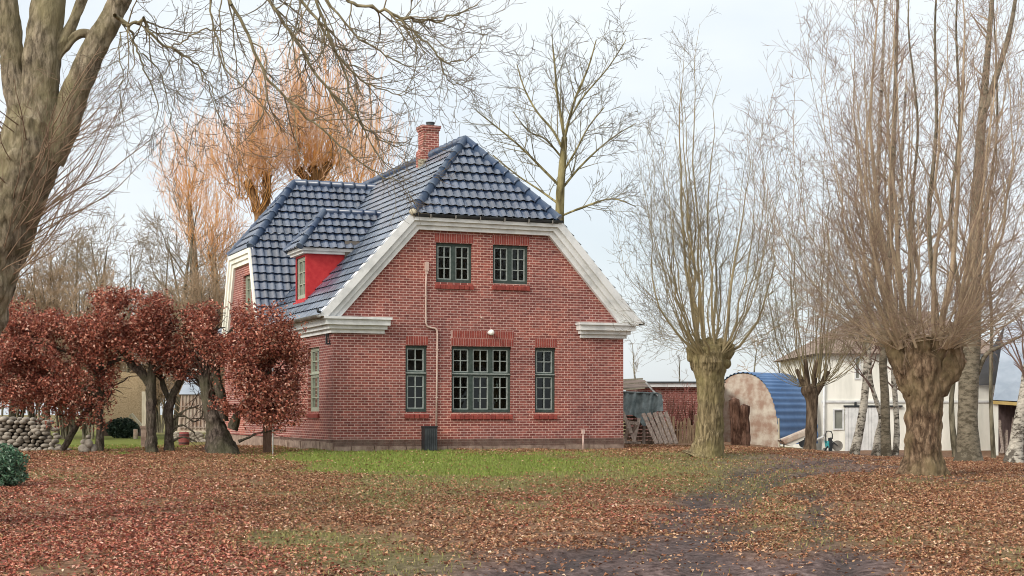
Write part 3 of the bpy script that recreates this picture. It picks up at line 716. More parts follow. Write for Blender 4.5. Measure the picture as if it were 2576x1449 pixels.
# windows
def window(wd_, pt, ncase, rows_top, rows_bot, cols, bar_mat, arch=0.0, sill=True, sold=2.4, sillz=0.17):
    """wd_ (a0,a1,z0,z1); pt(a, depth, z) -> local point, depth positive towards the room"""
    a0, a1, z0, z1 = wd_; fr = MB(); gb = MB(); pn = MB()
    D = 0.075
    def bx(mb_, A, B, z_, z__, d0, d1):
        c = [pt(A, d0, z_), pt(B, d0, z_), pt(B, d1, z_), pt(A, d1, z_)]; h = Vector((0, 0, z__ - z_))
        mb_.prism(c, h)
    t = 0.062
    bx(fr, a0, a0 + t, z0, z1, D, D + .07); bx(fr, a1 - t, a1, z0, z1, D, D + .07)
    bx(fr, a0 + t, a1 - t, z1 - t - .01, z1, D, D + .07); bx(fr, a0 + t, a1 - t, z0, z0 + t + .02, D, D + .07)
    cw = (a1 - a0) / ncase
    for k in range(1, ncase):
        x = a0 + k * cw; bx(fr, x - .055, x + .055, z0 + t + .02, z1 - t - .01, D - .006, D + .07)
    spans = []
    if rows_top:
        zt = z0 + (z1 - z0) * 0.585
        bx(fr, a0 + t, a1 - t, zt - .06, zt + .045, D + .004, D + .066)
        bx(gb, a0 + .01, a1 - .01, zt - .012, zt + .018, D - .035, D + .003)
        spans = [(z0 + t + .02, zt - .06, rows_bot), (zt + .045, z1 - t - .01, rows_top)]
    else: spans = [(z0 + t + .02, z1 - t - .01, rows_bot)]
    for k in range(ncase):
        A = a0 + k * cw + (.055 if k else t) + .006; B = a0 + (k + 1) * cw - (.055 if k < ncase - 1 else t) - .006
        for (za, zb, rows) in spans:
            s = .028
            for (x0, x1, y0, y1) in ((A, A + s, za, zb), (B - s, B, za, zb), (A + s, B - s, za, za + s), (A + s, B - s, zb - s, zb)):
                bx(gb, x0, x1, y0, y1, D + .012, D + .05)
            for c in range(1, cols):
                x = A + (B - A) * c / cols; bx(gb, x - .012, x + .012, za + s, zb - s, D + .014, D + .05)
            for r_ in range(1, rows):
                z = za + (zb - za) * r_ / rows
                for c in range(cols):
                    xa = A + (B - A) * c / cols + (s if c == 0 else .012); xb = A + (B - A) * (c + 1) / cols - (s if c == cols - 1 else .012)
                    bx(gb, xa, xb, z - .011, z + .011, D + .016, D + .05)
            pn.poly([pt(A, D + .055, za), pt(B, D + .055, za), pt(B, D + .055, zb), pt(A, D + .055, zb)])
    w = fr.build('window', M['frame'] if bar_mat is M['bars'] else bar_mat, house, ZO)
    gb.build('glazing_bars', bar_mat, w, (0, 0, 0) if False else ZO); pn.build('pane', M['glass'], w, ZO)
    if sill:
        sb = MB(); n_ = max(3, int(round((a1 - a0 + .06) / .125))); ws = (a1 - a0 + .06) / n_
        for k in range(n_):
            A = a0 - .03 + k * ws + .005; B = A + ws - .010
            prof = [(0.10, z0 - .004), (-.055, z0 - .075), (-.055, z0 - sillz), (0.10, z0 - sillz)]
            lo = [pt(A, d, z) for d, z in prof]; hi = [pt(B, d, z) for d, z in prof]
            for i in range(4):
                j = (i + 1) % 4
                sb.poly([lo[i], hi[i], hi[j], lo[j]], [(0.02, 0.5), (0.02, 0.52), (0.02, 0.52), (0.02, 0.5)])
            sb.poly(lo, [(0.02, 0.5)] * 4); sb.poly(hi[::-1], [(0.02, 0.5)] * 4)
        sb.build('sill', M['standing'], w, ZO)
    return w
def soldier(w, a0, a1, z0, z1, pt, rows=1):
    b = MB(); n_ = int(round((a1 - a0) / .0667)); ws = (a1 - a0) / n_
    zr = (z1 - z0) / rows
    for r_ in range(rows):
        off = ws / 2 if r_ % 2 else 0
        for k in range(n_):
            A = a0 + k * ws + off + .006; B = min(A + ws - .012, a1)
            if B - A < .01: continue
            c = [pt(A, -.006, z0 + r_ * zr + .006), pt(B, -.006, z0 + r_ * zr + .006), pt(B, -.006, z0 + (r_ + 1) * zr - .006), pt(A, -.006, z0 + (r_ + 1) * zr - .006)]
            dv = pt(A, 0.03, 0) - pt(A, 0, 0)
            b.prism(c, dv)
    # mortar bed behind the standing bricks
    o = b.build('lintel', M['standing'], w, ZO)
    mb_ = MB(); mb_.poly([pt(a0, -.003, z0), pt(a1, -.003, z0), pt(a1, -.003, z1), pt(a0, -.003, z1)])
    mb_.build('mortar_bed', M['mortar'], w, ZO)
M['mortar'] = mottled('pink_lime_mortar', (0.42, 0.27, 0.24), (0.52, 0.35, 0.31), 9.0)
gpt = lambda a, d, z: Vector((a, d, z))
sol = {'ul': (1093, 588, 1191, 611, 1), 'ur': (1238, 593, 1332, 617, 1), 'll': (1021, 845, 1077, 868, 1), 'lc': (1135, 832, 1292, 871, 2), 'lr': (1346, 851, 1401, 874, 1)}
for k, (nc, rt, rb_) in {'ul': (2, 0, 3), 'ur': (2, 0, 3), 'll': (1, 2, 3), 'lc': (3, 2, 3), 'lr': (1, 2, 3)}.items():
    w = window(WIN[k], gpt, nc, rt, rb_, 2, M['bars'])
    q = sol[k]; rr_ = rect(*q[:4]); soldier(w, rr_[0], rr_[1], WIN[k][3] + .012, rr_[3], gpt, q[4])
tpt = lambda a, d, z: Vector((d, a, z))
w = window(lw, tpt, 1, 2, 3, 2, M['leftbars'])
window(ww, lambda a, d, z: Vector((TG + d, a, z)), 1, 0, 3, 2, M['leftbars'])

# mouldings
def offset_band(outer, inner, y0, y1):
    """band between two open polylines in the gable plane, y0..y1 deep"""
    b = MB(); n_ = len(outer)
    for i in range(n_ - 1):
        q = [outer[i], outer[i + 1], inner[i + 1], inner[i]]
        b.prism([(t, y1, z) for t, z in q], (0, y0 - y1, 0))
    return b
def chev(off_r, off_t, zlow=4.03):
    """raking outline inset: off_r vertical drop under the slope, off_t drop under the hip eave"""
    zt = HE - 0.06 - off_t
    tl = RT - (RZ - off_r - zt) / SL; tr = RT + (RZ - off_r - zt) / SL
    bl = RT - (RZ - off_r - zlow) / SL; br = RT + (RZ - off_r - zlow) / SL
    return [(bl, zlow), (tl, zt), (tr, zt), (br, zlow)]
b1 = offset_band(chev(-.04, .0), chev(.24, .12), -.285, 0.02)
b2 = offset_band(chev(.241, .121), chev(.44, .22), -.20, 0.02)
b3 = offset_band(chev(.441, .221), chev(.64, .33), -.12, 0.02)
for b in (b2, b3):
    o = len(b1.v); b1.v += b.v; b1.f += [tuple(i + o for i in f) for f in b.f]; b1.uv += b.uv; b1.sm += b.sm
b1.build('verge_board', M['white'], house, ZO)
def cornice(mb_, a0, a1, z0, z1, pt):
    steps = [(z0, z0 + .10, .07, .10), (z0 + .10, z0 + .20, .15, .05), (z0 + .20, z1 - .06, .25, .0), (z1 - .06, z1, .31, -.03)]
    for (za, zb, d, ins) in steps:
        c = [pt(a0 + ins, 0.02, za), pt(a1 - ins, 0.02, za), pt(a1 - ins, -d, za), pt(a0 + ins, -d, za)]
        mb_.prism(c, (0, 0, zb - za))
mb = MB()
aL = onS(975, 815)[0]; aR = onS(1450, 830)[0]; zc0 = 3.63; zc1 = 4.03
# left return: front piece, then along the eaves on the left wall
steps = [(zc0, zc0 + .10, .07, .10), (zc0 + .10, zc0 + .20, .15, .05), (zc0 + .20, zc1 - .06, .25, 0), (zc1 - .06, zc1, .31, -.03)]
for (za, zb, d, ins) in steps:
    mb.prism([(aL - ins, 0.02, za), (-d, 0.02, za), (-d, -d, za), (aL - ins, -d, za)], (0, 0, zb - za))
    mb.prism([(0.02, 0.021, za), (0.02, 6.2, za), (-d, 6.2, za), (-d, 0.021, za)], (0, 0, zb - za))
    mb.prism([(aR + ins, 0.02, za), (GW + d, 0.02, za), (GW + d, -d, za), (aR + ins, -d, za)], (0, 0, zb - za))
    mb.prism([(GW - .02, 0.021, za), (GW - .02, 13, za), (GW + d, 13, za), (GW + d, 0.021, za)], (0, 0, zb - za))
mb.build('cornice', M['white'], house, ZO)
# wing verge boards
mb = MB()
def wing_out(o): return [(SR - (wd(4.0) - o), 4.0), (SR - (1.45 - o), WE - o * 1.1), (SR + (1.45 - o), WE - o * 1.1), (SR + (wd(4.0) - o), 4.0)]
for (o0, o1, dp) in ((.0, .12, .17), (.121, .24, .12), (.241, .36, .07)):
    A, B = wing_out(o0), wing_out(o1)
    for i in range(3):
        q = [A[i], A[i + 1], B[i + 1], B[i]]
        mb.prism([(TG + .02, s_, z) for s_, z in q], (-dp - .02, 0, 0))
mb.build('verge_board', M['whitewall'], house, ZO)

# tiled roofs
class Tiles:
    def __init__(s): s.V = []; s.F = []; s.C = []
    def plane(s, O, U, W, N, ulen, wlen, inside, tw=0.215, th=0.31, amp=0.030, seed=0, st=.058, tc=(1, 1, 1)):
        c0 = len(s.C)
        O, U, W, N = map(Vector, (O, U, W, N)); rg = random.Random(seed); nrow = int(math.ceil(wlen / th)); th = wlen / nrow
        prof = [(0, 0.0), (.16, .25), (.30, .85), (.42, 1.0), (.56, .8), (.70, .2), (.84, 0.0)]
        nt = int(math.ceil(ulen / tw))
        for r_ in range(nrow):
            w0 = r_ * th - 0.02; w1 = (r_ + 1) * th
            prev = None
            for k in range(nt):
                jit = rg.uniform(-.006, .006); tone = rg.uniform(0.7, 1.35); tl = rg.uniform(-.004, .004)
                for (f, h) in prof + [(1.0, 0.0)]:
                    u = (k + f) * tw
                    lo = O + U * u + W * (w0 + jit) + N * (h * amp + st + tl)
                    hi = O + U * u + W * w1 + N * (h * amp + .004)
                    bt = O + U * u + W * (w0 + jit + .045) + N * (h * amp + .004)
                    cur = (u, lo, hi, bt, tone)
                    if prev is not None and u - prev[0] > 1e-6:
                        um = (u + prev[0]) / 2
                        if 0 <= um <= ulen and inside(um, (w0 + w1) / 2):
                            i = len(s.V); s.V += [prev[1], lo, hi, prev[2]]; s.F.append((i, i + 1, i + 2, i + 3)); s.C += [tone] * 4
                            i = len(s.V); s.V += [prev[3], bt, lo, prev[1]]; s.F.append((i, i + 1, i + 2, i + 3)); s.C += [tone * .55] * 4  # lap underside coloured darker, painting in the shade below each tile edge
                    prev = cur
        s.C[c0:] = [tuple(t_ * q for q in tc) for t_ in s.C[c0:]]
    def build(s, name, m, parent, off):
        V = np.array([tuple(v) for v in s.V]); C = np.array(s.C)
        o = raw_mesh(name, V, np.array(s.F), m, parent, True, C, None, off)
        return o
def N_(U, W):
    n_ = Vector(U).cross(Vector(W)).normalized(); return n_ if n_.z > 0 else -n_
cs = 1 / math.hypot(1, SL); sn = SL * cs
tl0 = RT - (RZ - 4.06) / SL; tr0 = RT + (RZ - 4.06) / SL
wl_ = (RZ - 4.06) / sn
def inL(u, w):
    z = 4.06 + w * sn; s_ = u - .27
    return z < HE or s_ > -.27 + (z - HE) / (RZ - HE) * 1.66
T = Tiles()
T.plane((tl0, -.27, 4.06), (0, 1, 0), (cs, 0, sn), N_((0, 1, 0), (cs, 0, sn)), 13.4, wl_, inL, seed=1, amp=.014, st=.034, tc=(1.75, 1.55, 1.3))  # tc paints the pale sky sheen of this slope into the tile colour
T.plane((tr0, -.27, 4.06), (0, 1, 0), (-cs, 0, sn), N_((0, 1, 0), (-cs, 0, sn)), 13.4, wl_, inL, seed=2)
# front hip
hl = math.hypot(1.66, RZ - HE); th0 = RT - (RZ - HE) / SL; tw0 = 2 * (RT - th0)
Wd = (0, 1.66 / hl, (RZ - HE) / hl)
T.plane((th0, -.27, HE), (1, 0, 0), Wd, N_((1, 0, 0), Wd), tw0, hl, lambda u, w: w / hl * tw0 / 2 - .03 < u < tw0 - w / hl * tw0 / 2 + .03, seed=3, th=0.315, tw=0.222, amp=.036)
# wing, front and back slopes in two pitches, then its hip
for sg in (-1, 1):
    for (za, zb, d0, d1) in ((WE, WZ, 1.45, 0.0), (3.95, WE, wd(3.95), 1.45)):
        L = math.hypot(d0 - d1, zb - za); W_ = (0, -sg * (d0 - d1) / L, (zb - za) / L)
        hip = za == WE
        T.plane((TG - .12, SR + sg * d0, za), (1, 0, 0), W_, N_((1, 0, 0), W_), 4.3, L,
                (lambda u, w, L=L: u > w / L * 1.66) if hip else (lambda u, w: True), seed=5 + sg + int(hip) * 7, th=0.30, tw=0.235, amp=.036)
L = math.hypot(1.66, WZ - WE); W_ = (1.66 / L, 0, (WZ - WE) / L)
T.plane((TG - .12, SR - 1.45, WE), (0, 1, 0), W_, N_((0, 1, 0), W_), 2.9, L, lambda u, w: w / L * 1.45 < u < 2.9 - w / L * 1.45, seed=15)
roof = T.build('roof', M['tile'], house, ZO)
mb = MB()
def ridge(mb_, A, B, r=.115, L=.36):
    A, B = Vector(A), Vector(B); n_ = max(2, int((B - A).length / L)); d = (B - A) / n_; dn = d.normalized()
    for k in range(n_):
        a = A + d * k; b = a + d * 1.06
        mb_.tube([a, a + d * .12, a + d * .14, b], [r * 1.12, r * 1.12, r, r * .9], 10)
ap = (RT, 1.39, RZ + .03)
ridge(mb, (RT, 13.1, RZ + .03), ap); ridge(mb, (th0 + .02, -.27, HE + .04), ap); ridge(mb, (2 * RT - th0 - .02, -.27, HE + .04), ap)
ridge(mb, (3.9, SR, WZ + .03), (1.25, SR, WZ + .03)); ridge(mb, (TG - .12, SR - 1.45, WE + .03), (1.25, SR, WZ + .03)); ridge(mb, (TG - .12, SR + 1.45, WE + .03), (1.25, SR, WZ + .03))
mb.build('ridge_tiles', M['ridge'], roof, ZO)
mb = MB()
mb.ball((th0 + .0, -.33, HE + .02), .11, 8, (1, .7, .8)); mb.build('hip_end_cap', M['palewood'], roof, ZO)
# gutters
def gutter(mb_, A, B, r=.065):
    A, B = Vector(A), Vector(B); d = (B - A).normalized(); side = d.cross(Vector((0, 0, 1))).normalized(); n_ = 8
    ra = [side * math.cos(math.pi + math.pi * i / n_) * r + Vector((0, 0, 1)) * math.sin(math.pi + math.pi * i / n_) * r for i in range(n_ + 1)]
    for q in (1.0, 0.86):
        for i in range(n_):
            mb_.poly([A + ra[i] * q, A + ra[i + 1] * q, B + ra[i + 1] * q, B + ra[i] * q], sm=True)
    for E in (A, B): mb_.poly([E + x for x in ra])
mb = MB(); gutter(mb, (th0 - .02, -.335, HE - .01), (2 * RT - th0 + .06, -.335, HE - .01), .06)
mb.box((th0 + .05, -.30, HE - .09), (2 * RT - th0 - .05, -.25, HE - .01)); mb.build('gutter', M['gutter'], house, ZO)
for k in range(6):
    t_ = th0 + .45 + k * .68; mb = MB(); mb.bar((t_, -.40, HE - .02), (t_, -.40, HE - .10), .02); mb.bar((t_, -.40, HE - .10), (t_, -.30, HE - .10), .021)
    mb.build('gutter_bracket', M['zinc'], house, ZO)
mb = MB(); gutter(mb, (tl0 - .05, -.28, 4.06), (tl0 - .05, 6.1, 4.06), .07); mb.build('gutter', M['zinc'], house, ZO)
mb = MB(); gutter(mb, (tr0 + .05, -.28, 4.06), (tr0 + .05, 13, 4.06), .07); mb.build('gutter', M['gutter'], house, ZO)
mb = MB(); mb.bar((-.1, .25, 3.62), (-.1, .25, 3.36), .045); mb.bar((-.1, .25, 3.36), (0.0, .25, 3.36), .04); mb.bar((-.06, .25, 3.62), (-.02, .25, 3.36), .02)
mb.build('wall_bracket', M['dark'], house, ZO)
mb = MB(); mb.tube([(tl0 - .02, -.3, 4.12), (tl0 - .09, -.33, 4.13), (tl0 - .1, -.33, 4.2)], .035, 8); mb.build('gutter_end', M['dark'], house, ZO)
# chimney: shaft with a shouldered foot and an oversailing cap, pot on top
sc_ = 4.12; ct = RT - .0
mb = MB()
mb.box((ct - .24, sc_, 8.2), (ct + .23, sc_ + .46, 9.70))
mb.box((ct - .32, sc_ + .03, 8.0), (ct - .241, sc_ + .43, 9.10)); mb.prism([(ct - .32, sc_ + .03, 9.101), (ct - .241, sc_ + .03, 9.101), (ct - .241, sc_ + .03, 9.20)], (0, .40, 0))
mb.box((ct - .27, sc_ - .03, 9.701), (ct + .26, sc_ + .49, 9.76)); mb.box((ct - .29, sc_ - .05, 9.761), (ct + .28, sc_ + .51, 9.84))
ch = mb.build('chimney', M['brick'], house, ZO)
mb = MB(); mb.tube([(ct + .05, sc_ + .23, 9.84), (ct + .05, sc_ + .23, 9.94)], [.12, .115], 14); mb.tube([(ct + .05, sc_ + .23, 9.941), (ct + .05, sc_ + .23, 9.97)], .13, 14)
mb.build('chimney_pot', M['gutter'], ch, ZO)
mb = MB(); mb.box((ct - .40, sc_ - .03, 8.2), (ct - .10, sc_ - .002, 8.86)); mb.build('flashing', M['palewood'], ch, ZO)
# dormer with red boarded cheeks
d0, d1, dt, dz0, dz1 = 3.175, 4.30, 0.144, 4.58, 5.93
mb = MB()
for s_, e in ((d0, .03), (d1, -.03)):
    mb.prism([(dt, s_, dz0), (dt, s_, dz1), (RT - (RZ - dz1) / SL + .06, s_, dz1)], (0, e, 0))
dm_w = (d0 + .10, d1 - .10, dz0 + .16, dz1 - .06)
wall_with_holes(mb, [dz0, dz1], lambda z: d0 + .031, lambda z: d1 - .031, [dm_w], lambda a, z: (dt + .001, a, z))
mb.box((dt - .07, d0 - .02, dz0 - .05), (dt, d1 + .02, dz0 + .08))
for k in range(9):                          # boarding grooves
    pass
dor = mb.build('dormer', M['redpaint'], house, ZO)
_w = window(dm_w, lambda a, d, z: Vector((dt + d - .04, a, z)), 1, 0, 3, 2, M['leftbars'], sill=False)
_w.parent = dor
for c in list(_w.children):                 # keep to thing > part > sub-part
    c.parent = dor
mb = MB(); zf = dz1
tr_ = RT - (RZ - zf) / SL
for (g, za, zb) in ((.12, zf, zf + .07), (.19, zf + .071, zf + .15)):
    mb.box((dt - g, d0 - g, za), (tr_ + .15, d0 + .05, zb)); mb.box((dt - g, d0 + .051, za), (dt + .05, d1 + g, zb)); mb.box((dt + .051, d1 - .05, za), (tr_ + .1, d1 + g, zb))
mb.build('eaves_board', M['white'], dor, ZO)
T = Tiles(); zd = zf + .14; dr = 7.17; sm_ = (d0 + d1) / 2; g = .24; hx = .92
L = math.hypot(sm_ - d0 + g, dr - zd)
for sg, s0 in ((1, d0 - g), (-1, d1 + g)):
    W_ = (0, sg * (sm_ - d0 + g) / L, (dr - zd) / L)
    T.plane((dt - g, s0, zd), (1, 0, 0), W_, N_((1, 0, 0), W_), 3.4, L,
            lambda u, w: u > w / L * hx and (dt - g + u) < RT - (RZ - (zd + w / L * (dr - zd))) / SL + .22, seed=21 + sg, th=.30, tw=.225, amp=.034)
L2 = math.hypot(hx, dr - zd); W_ = (hx / L2, 0, (dr - zd) / L2); sw = d1 - d0 + 2 * g
T.plane((dt - g, d0 - g, zd), (0, 1, 0), W_, N_((0, 1, 0), W_), sw, L2, lambda u, w: w / L2 * sw / 2 < u < sw - w / L2 * sw / 2, seed=24)
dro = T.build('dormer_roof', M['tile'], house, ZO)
mb = MB(); a_ = (dt - g + hx, sm_, dr + .02)
ridge(mb, (RT - (RZ - dr) / SL + .2, sm_, dr + .02), a_, .09); ridge(mb, (dt - g, d0 - g, zd + .03), a_, .09); ridge(mb, (dt - g, d1 + g, zd + .03), a_, .09)
mb.build('ridge_tiles', M['ridge'], dro, ZO)
# the cable pipe on the gable, its entry head, the lamp
def gp(px, py, d=-.035): a, z = onS(px, py); return Vector((a, d, z))
mb = MB(); mb.tube([gp(1072, 680), gp(1070, 720), gp(1070, 812), gp(1074, 821), gp(1080, 824), gp(1093, 826), gp(1098, 830), gp(1099, 840), gp(1098, 940), gp(1096, 1076)], .024, 8)
for (x, y) in ((1070, 745), (1099, 880), (1097, 1000), (1070, 800)):
    q = gp(x, y); mb.box((q.x - .035, -.06, q.z - .012), (q.x + .035, 0, q.z + .012))
pipe = mb.build('cable_pipe', M['pipe'], house, ZO)
q = gp(1072, 671); mb = MB(); mb.box((q.x - .045, -.09, q.z - .11), (q.x + .045, 0, q.z + .12)); mb.box((q.x - .03, -.075, q.z - .19), (q.x + .03, -.002, q.z - .111)); mb.build('entry_head', M['pipe'], pipe, ZO)
q = gp(1231, 837); mb = MB(); mb.ball((q.x, -.15, q.z), .078, 10); lamp = mb.build('wall_lamp', M['globe'], house, ZO)
mb = MB(); mb.tube([(q.x, -.08, q.z), (q.x, -.0, q.z)], [.045, .06], 12); mb.build('lamp_base', M['white'], lamp, ZO)
q = gp(1210, 800); mb = MB(); mb.tube([(q.x, 0, q.z + .03), (q.x, -.03, q.z), (q.x + .01, -.06, q.z)], .02, 6); mb.build('wall_hook', M['pipe'], house, ZO)
# things standing at the foot of the gable
a, z = onS(1075, 1106); c = hw(a, -.17, 0); zg = gzf(c.x, c.y)
cab = empty('meter_cabinet', (c.x, c.y, zg), 'dark grey upright cabinet standing against the brick gable under the pipe', 'cabinet', None, HR)
mb = MB(); mb.box((-.17, -.12, -.05), (.17, .14, .62)); mb.build('cabinet_body', M['dark'], cab)
mb = MB(); mb.box((-.185, -.135, .621), (.185, .155, .645)); mb.build('lid', M['dark'], cab)
mb = MB()
for k in range(6): mb.box((-.155 + k * .055, -.131, .04), (-.155 + k * .055 + .035, -.1205, .58))
mb.build('door', M['gutter'], cab)
a, z = onS(1463, 1110); c = hw(a, -.10, 0); zg = gzf(c.x, c.y)
pst = empty('service_post', (c.x, c.y, zg), 'short pink-grey service post with a small box standing near the right end of the gable', 'post', None, HR)
mb = MB(); mb.tube([(0, 0, -.05), (0, 0, .42)], .026, 8); mb.build('post', M['pipe'], pst)
mb = MB(); mb.box((-.04, -.035, .42), (.04, .035, .54)); mb.build('box', M['pipe'], pst)
# white ornaments hanging inside the middle ground-floor window
for (x, y, lab) in ((1158, 968, 'small white ornament in the left casement of the wide window, the upper one'), (1157, 1004, 'small white ornament in the left casement of the wide window, the lower one'),
                    (1203, 1004, 'small white ornament in the middle casement of the wide window'), (1250, 968, 'small white ornament in the right casement of the wide window, the upper one'), (1249, 1004, 'small white ornament in the right casement of the wide window, the lower one')):
    a, z = onS(x, y, .2); o_ = hw(a, .20, z); mb = MB()
    mb.ball((0, 0, 0), .035, 7); mb.ball((.005, 0, -.045), .026, 6); mb.tube([(0, 0, .03), (0, 0, .12)], .004, 5)
    ob = mb.build('window_ornament', M['insulator']); ob.location = o_
    tag(ob, lab, 'ornament', 'white ornaments in the wide window')
# ------------------------------------------------------------------ trees
def base_of(px, Y):
    X = (px - CX) * Y / F; return Vector((X, Y, gzf(X, Y)))
def tree_root(name, loc, label, group=None, cat='tree'):
    return empty(name, loc, label, cat, group)

# --- large old tree at the left edge
rng = random.Random(21)
YB = 20.0
b0 = base_of(-235, YB)
big = tree_root('old_tree', b0, 'large forked tree with furrowed grey brown bark, its limbs reaching over the house')
tk = Trunk(); TW = Tubes()
main, mr = path_px([(-235, 1335, 330), (-215, 1260, 240), (-170, 1100, 205), (-86, 800, 180), (-18, 620, 164), (40, 480, 154), (74, 380, 150), (92, 310, 140)], YB)
tk.limb(main, mr, 34, 96, .13, .03, 1.0, fur=.030, fq=11)
limbs = []
for L in ([(70, 330, 100), (42, 215, 66), (28, 110, 56), (18, 0, 52), (5, -160, 46), (-10, -340, 30)],
          [(92, 330, 120), (100, 220, 98), (108, 110, 88), (122, 0, 78), (138, -150, 64), (150, -330, 40)],
          [(118, 400, 90), (158, 320, 72), (196, 215, 66), (236, 125, 60), (282, 40, 54), (330, -60, 50), (410, -190, 44, .3), (520, -262, 38, .4), (660, -280, 30, .4), (800, -235, 20, .3)],
          [(108, 205, 34), (140, 140, 30), (176, 72, 26), (205, 0, 24), (235, -90, 18)],
          [(246, 92, 22), (206, 84, 22), (168, 110, 24), (138, 150, 26), (112, 215, 30)]):
    p, r = path_px(L, YB); limbs.append(tk.limb(p, r, 22, 48, .10, .02, rng.random() * 9, fur=.020, fq=12))
tk.build('trunk', M['bark_big'], big, b0)
DR = dict(max=3, seg=[.25, .14, .10, .08], wig=[.10, .16, .16, .14], up=[-.02, (-.16, .16), (-.06, .22), (0, .2)], dens=[7.0, 5.6, 4.5], ang=[38, 40, 42], len=[1.2, .6, .28],
          rr=[.55, .6, .65], rmin=.0032, start=[.12, .15, .15], tip=[.3, .4, .5, .6], rmax=[.012, .006, .0045])
def over(lst, q=DR, Y=YB - .3):
    lst = [(a[0], a[1], a[2] * .66) for a in lst]
    p, r = path_px(lst, Y); o, rr_ = resample(p, r, 4)
    o = [Vector((a.x + rng.gauss(0, .012), a.y + rng.gauss(0, .05), a.z + rng.gauss(0, .012))) for a in o]
    pts = [tuple(a) for a in o]
    # taper in stretches so that the radius follows the traced widths
    for i in range(0, len(pts) - 1, 4):
        TW.add(pts[i:i + 5], rr_[i], rr_[min(i + 4, len(rr_) - 1)], 6, 0.0)
    spawn(TW, rng, pts, rr_[0], rr_[-1], sum((o[i + 1] - o[i]).length for i in range(len(o) - 1)), 0, q)
# twisted branch beside the fork with hanging twigs
over([(292, 40, 17), (310, 58, 15), (322, 68, 14), (345, 56, 13), (362, 52, 12), (372, 72, 11), (400, 104, 10), (432, 118, 9), (466, 142, 8), (500, 166, 6), (520, 200, 4), (540, 240, 3)])
over([(322, 66, 9), (338, 100, 8), (350, 140, 7), (370, 190, 6), (392, 238, 5), (400, 290, 3)])
over([(430, 116, 7), (470, 96, 6), (520, 76, 5), (575, 74, 4), (620, 88, 3)])
over([(315, 66, 6), (300, 110, 5), (306, 180, 4), (304, 250, 3), (318, 330, 2.5)])
over([(360, 140, 6), (395, 170, 5), (420, 250, 4), (440, 330, 3), (475, 400, 2.5), (510, 440, 2)])
over([(500, 166, 5), (530, 240, 4), (560, 320, 3), (590, 370, 2.5), (640, 390, 2)])
# drooping boughs over the house
DB = dict(DR); DB['dens'] = [6.2, 5.4, 4.4]; DB['len'] = [1.25, .6, .28]; DB['up'] = [-.02, (-.14, .20), (-.05, .24), (0, .2)]
over([(480, -240, 20), (540, -60, 15), (590, 20, 13), (625, 90, 12), (660, 175, 11), (705, 232, 9.5), (770, 292, 8), (840, 352, 7), (905, 405, 5.5), (960, 440, 4), (1010, 462, 3)], DB)
over([(600, -270, 20), (640, -70, 15), (690, 20, 13), (742, 95, 12), (792, 180, 10.5), (850, 252, 9), (905, 312, 7), (955, 350, 5), (1000, 368, 3.5), (1032, 350, 2.5)], DB)
over([(650, -275, 18), (720, -70, 13), (800, 55, 11), (850, 140, 9), (905, 196, 7), (960, 228, 5), (1010, 238, 3.5), (1040, 222, 2.5)], DB)
over([(700, -270, 16), (770, -60, 12), (830, 90, 10), (870, 200, 8), (900, 290, 6), (945, 380, 4.5), (990, 425, 3), (1030, 400, 2)], DB)
over([(800, -235, 18), (860, -20, 14), (920, 14, 13), (985, 36, 12), (1045, 52, 10), (1100, 50, 8), (1150, 36, 6), (1200, 12, 4)], DB)
over([(985, 36, 9), (1040, 78, 8), (1085, 118, 7.5), (1110, 150, 7), (1150, 158, 5), (1195, 140, 4), (1225, 92, 2.5)], DB)
over([(1110, 150, 6), (1120, 190, 5), (1150, 212, 4), (1180, 206, 3), (1192, 190, 2.2)], DB)
over([(790, -60, 12), (850, 40, 9), (920, 110, 7), (985, 150, 5.5), (1050, 168, 4), (1100, 150, 2.5)], DB)
over([(560, -90, 10), (530, 10, 8), (545, 100, 6), (580, 190, 5), (650, 250, 4), (700, 330, 3)], DB)
TW.build('crown', M['tw_big'], big, b0)
# thin shoots that clothe the trunk
EP = dict(max=3, seg=[.2, .15, .12, .1], wig=[.09, .1, .12, .12], up=[.03, .03, .03, .03], dens=[3.2, 3.5, 2.5], ang=[34, 36, 36], len=[.75, .42, .22], rr=[.55, .6, .6], rmin=.0024, start=[.2, .2, .2], tip=[.35, .4, .5, .6])
TE = Tubes(); o, rr_ = resample(main, mr, 12)
for _ in range(85):
    i = rng.randrange(40, len(o) - 4); a = rng.uniform(-1.2, 3.9)
    side = Vector((math.cos(a), -abs(math.sin(a)) * .6, 0)).normalized()
    p = o[i] + side * rr_[i] * .95
    d = nrm((side.x * .8, side.y, rng.uniform(.2, .9)))
    grow(TE, rng, tuple(p), d, rng.uniform(.7, 1.7), rng.uniform(.006, .012), 0, EP)
for _ in range(16):                         # longer ones on the lower right of the trunk
    i = rng.randrange(40, 60); p = o[i] + Vector((rr_[i] * .9, -.1, 0))
    grow(TE, rng, tuple(p), nrm((.8, rng.uniform(-.5, .3), rng.uniform(.1, .8))), rng.uniform(1.0, 2.3), .012, 0, EP)
TE.build('trunk_shoots', M['tw_epi'], big, b0)

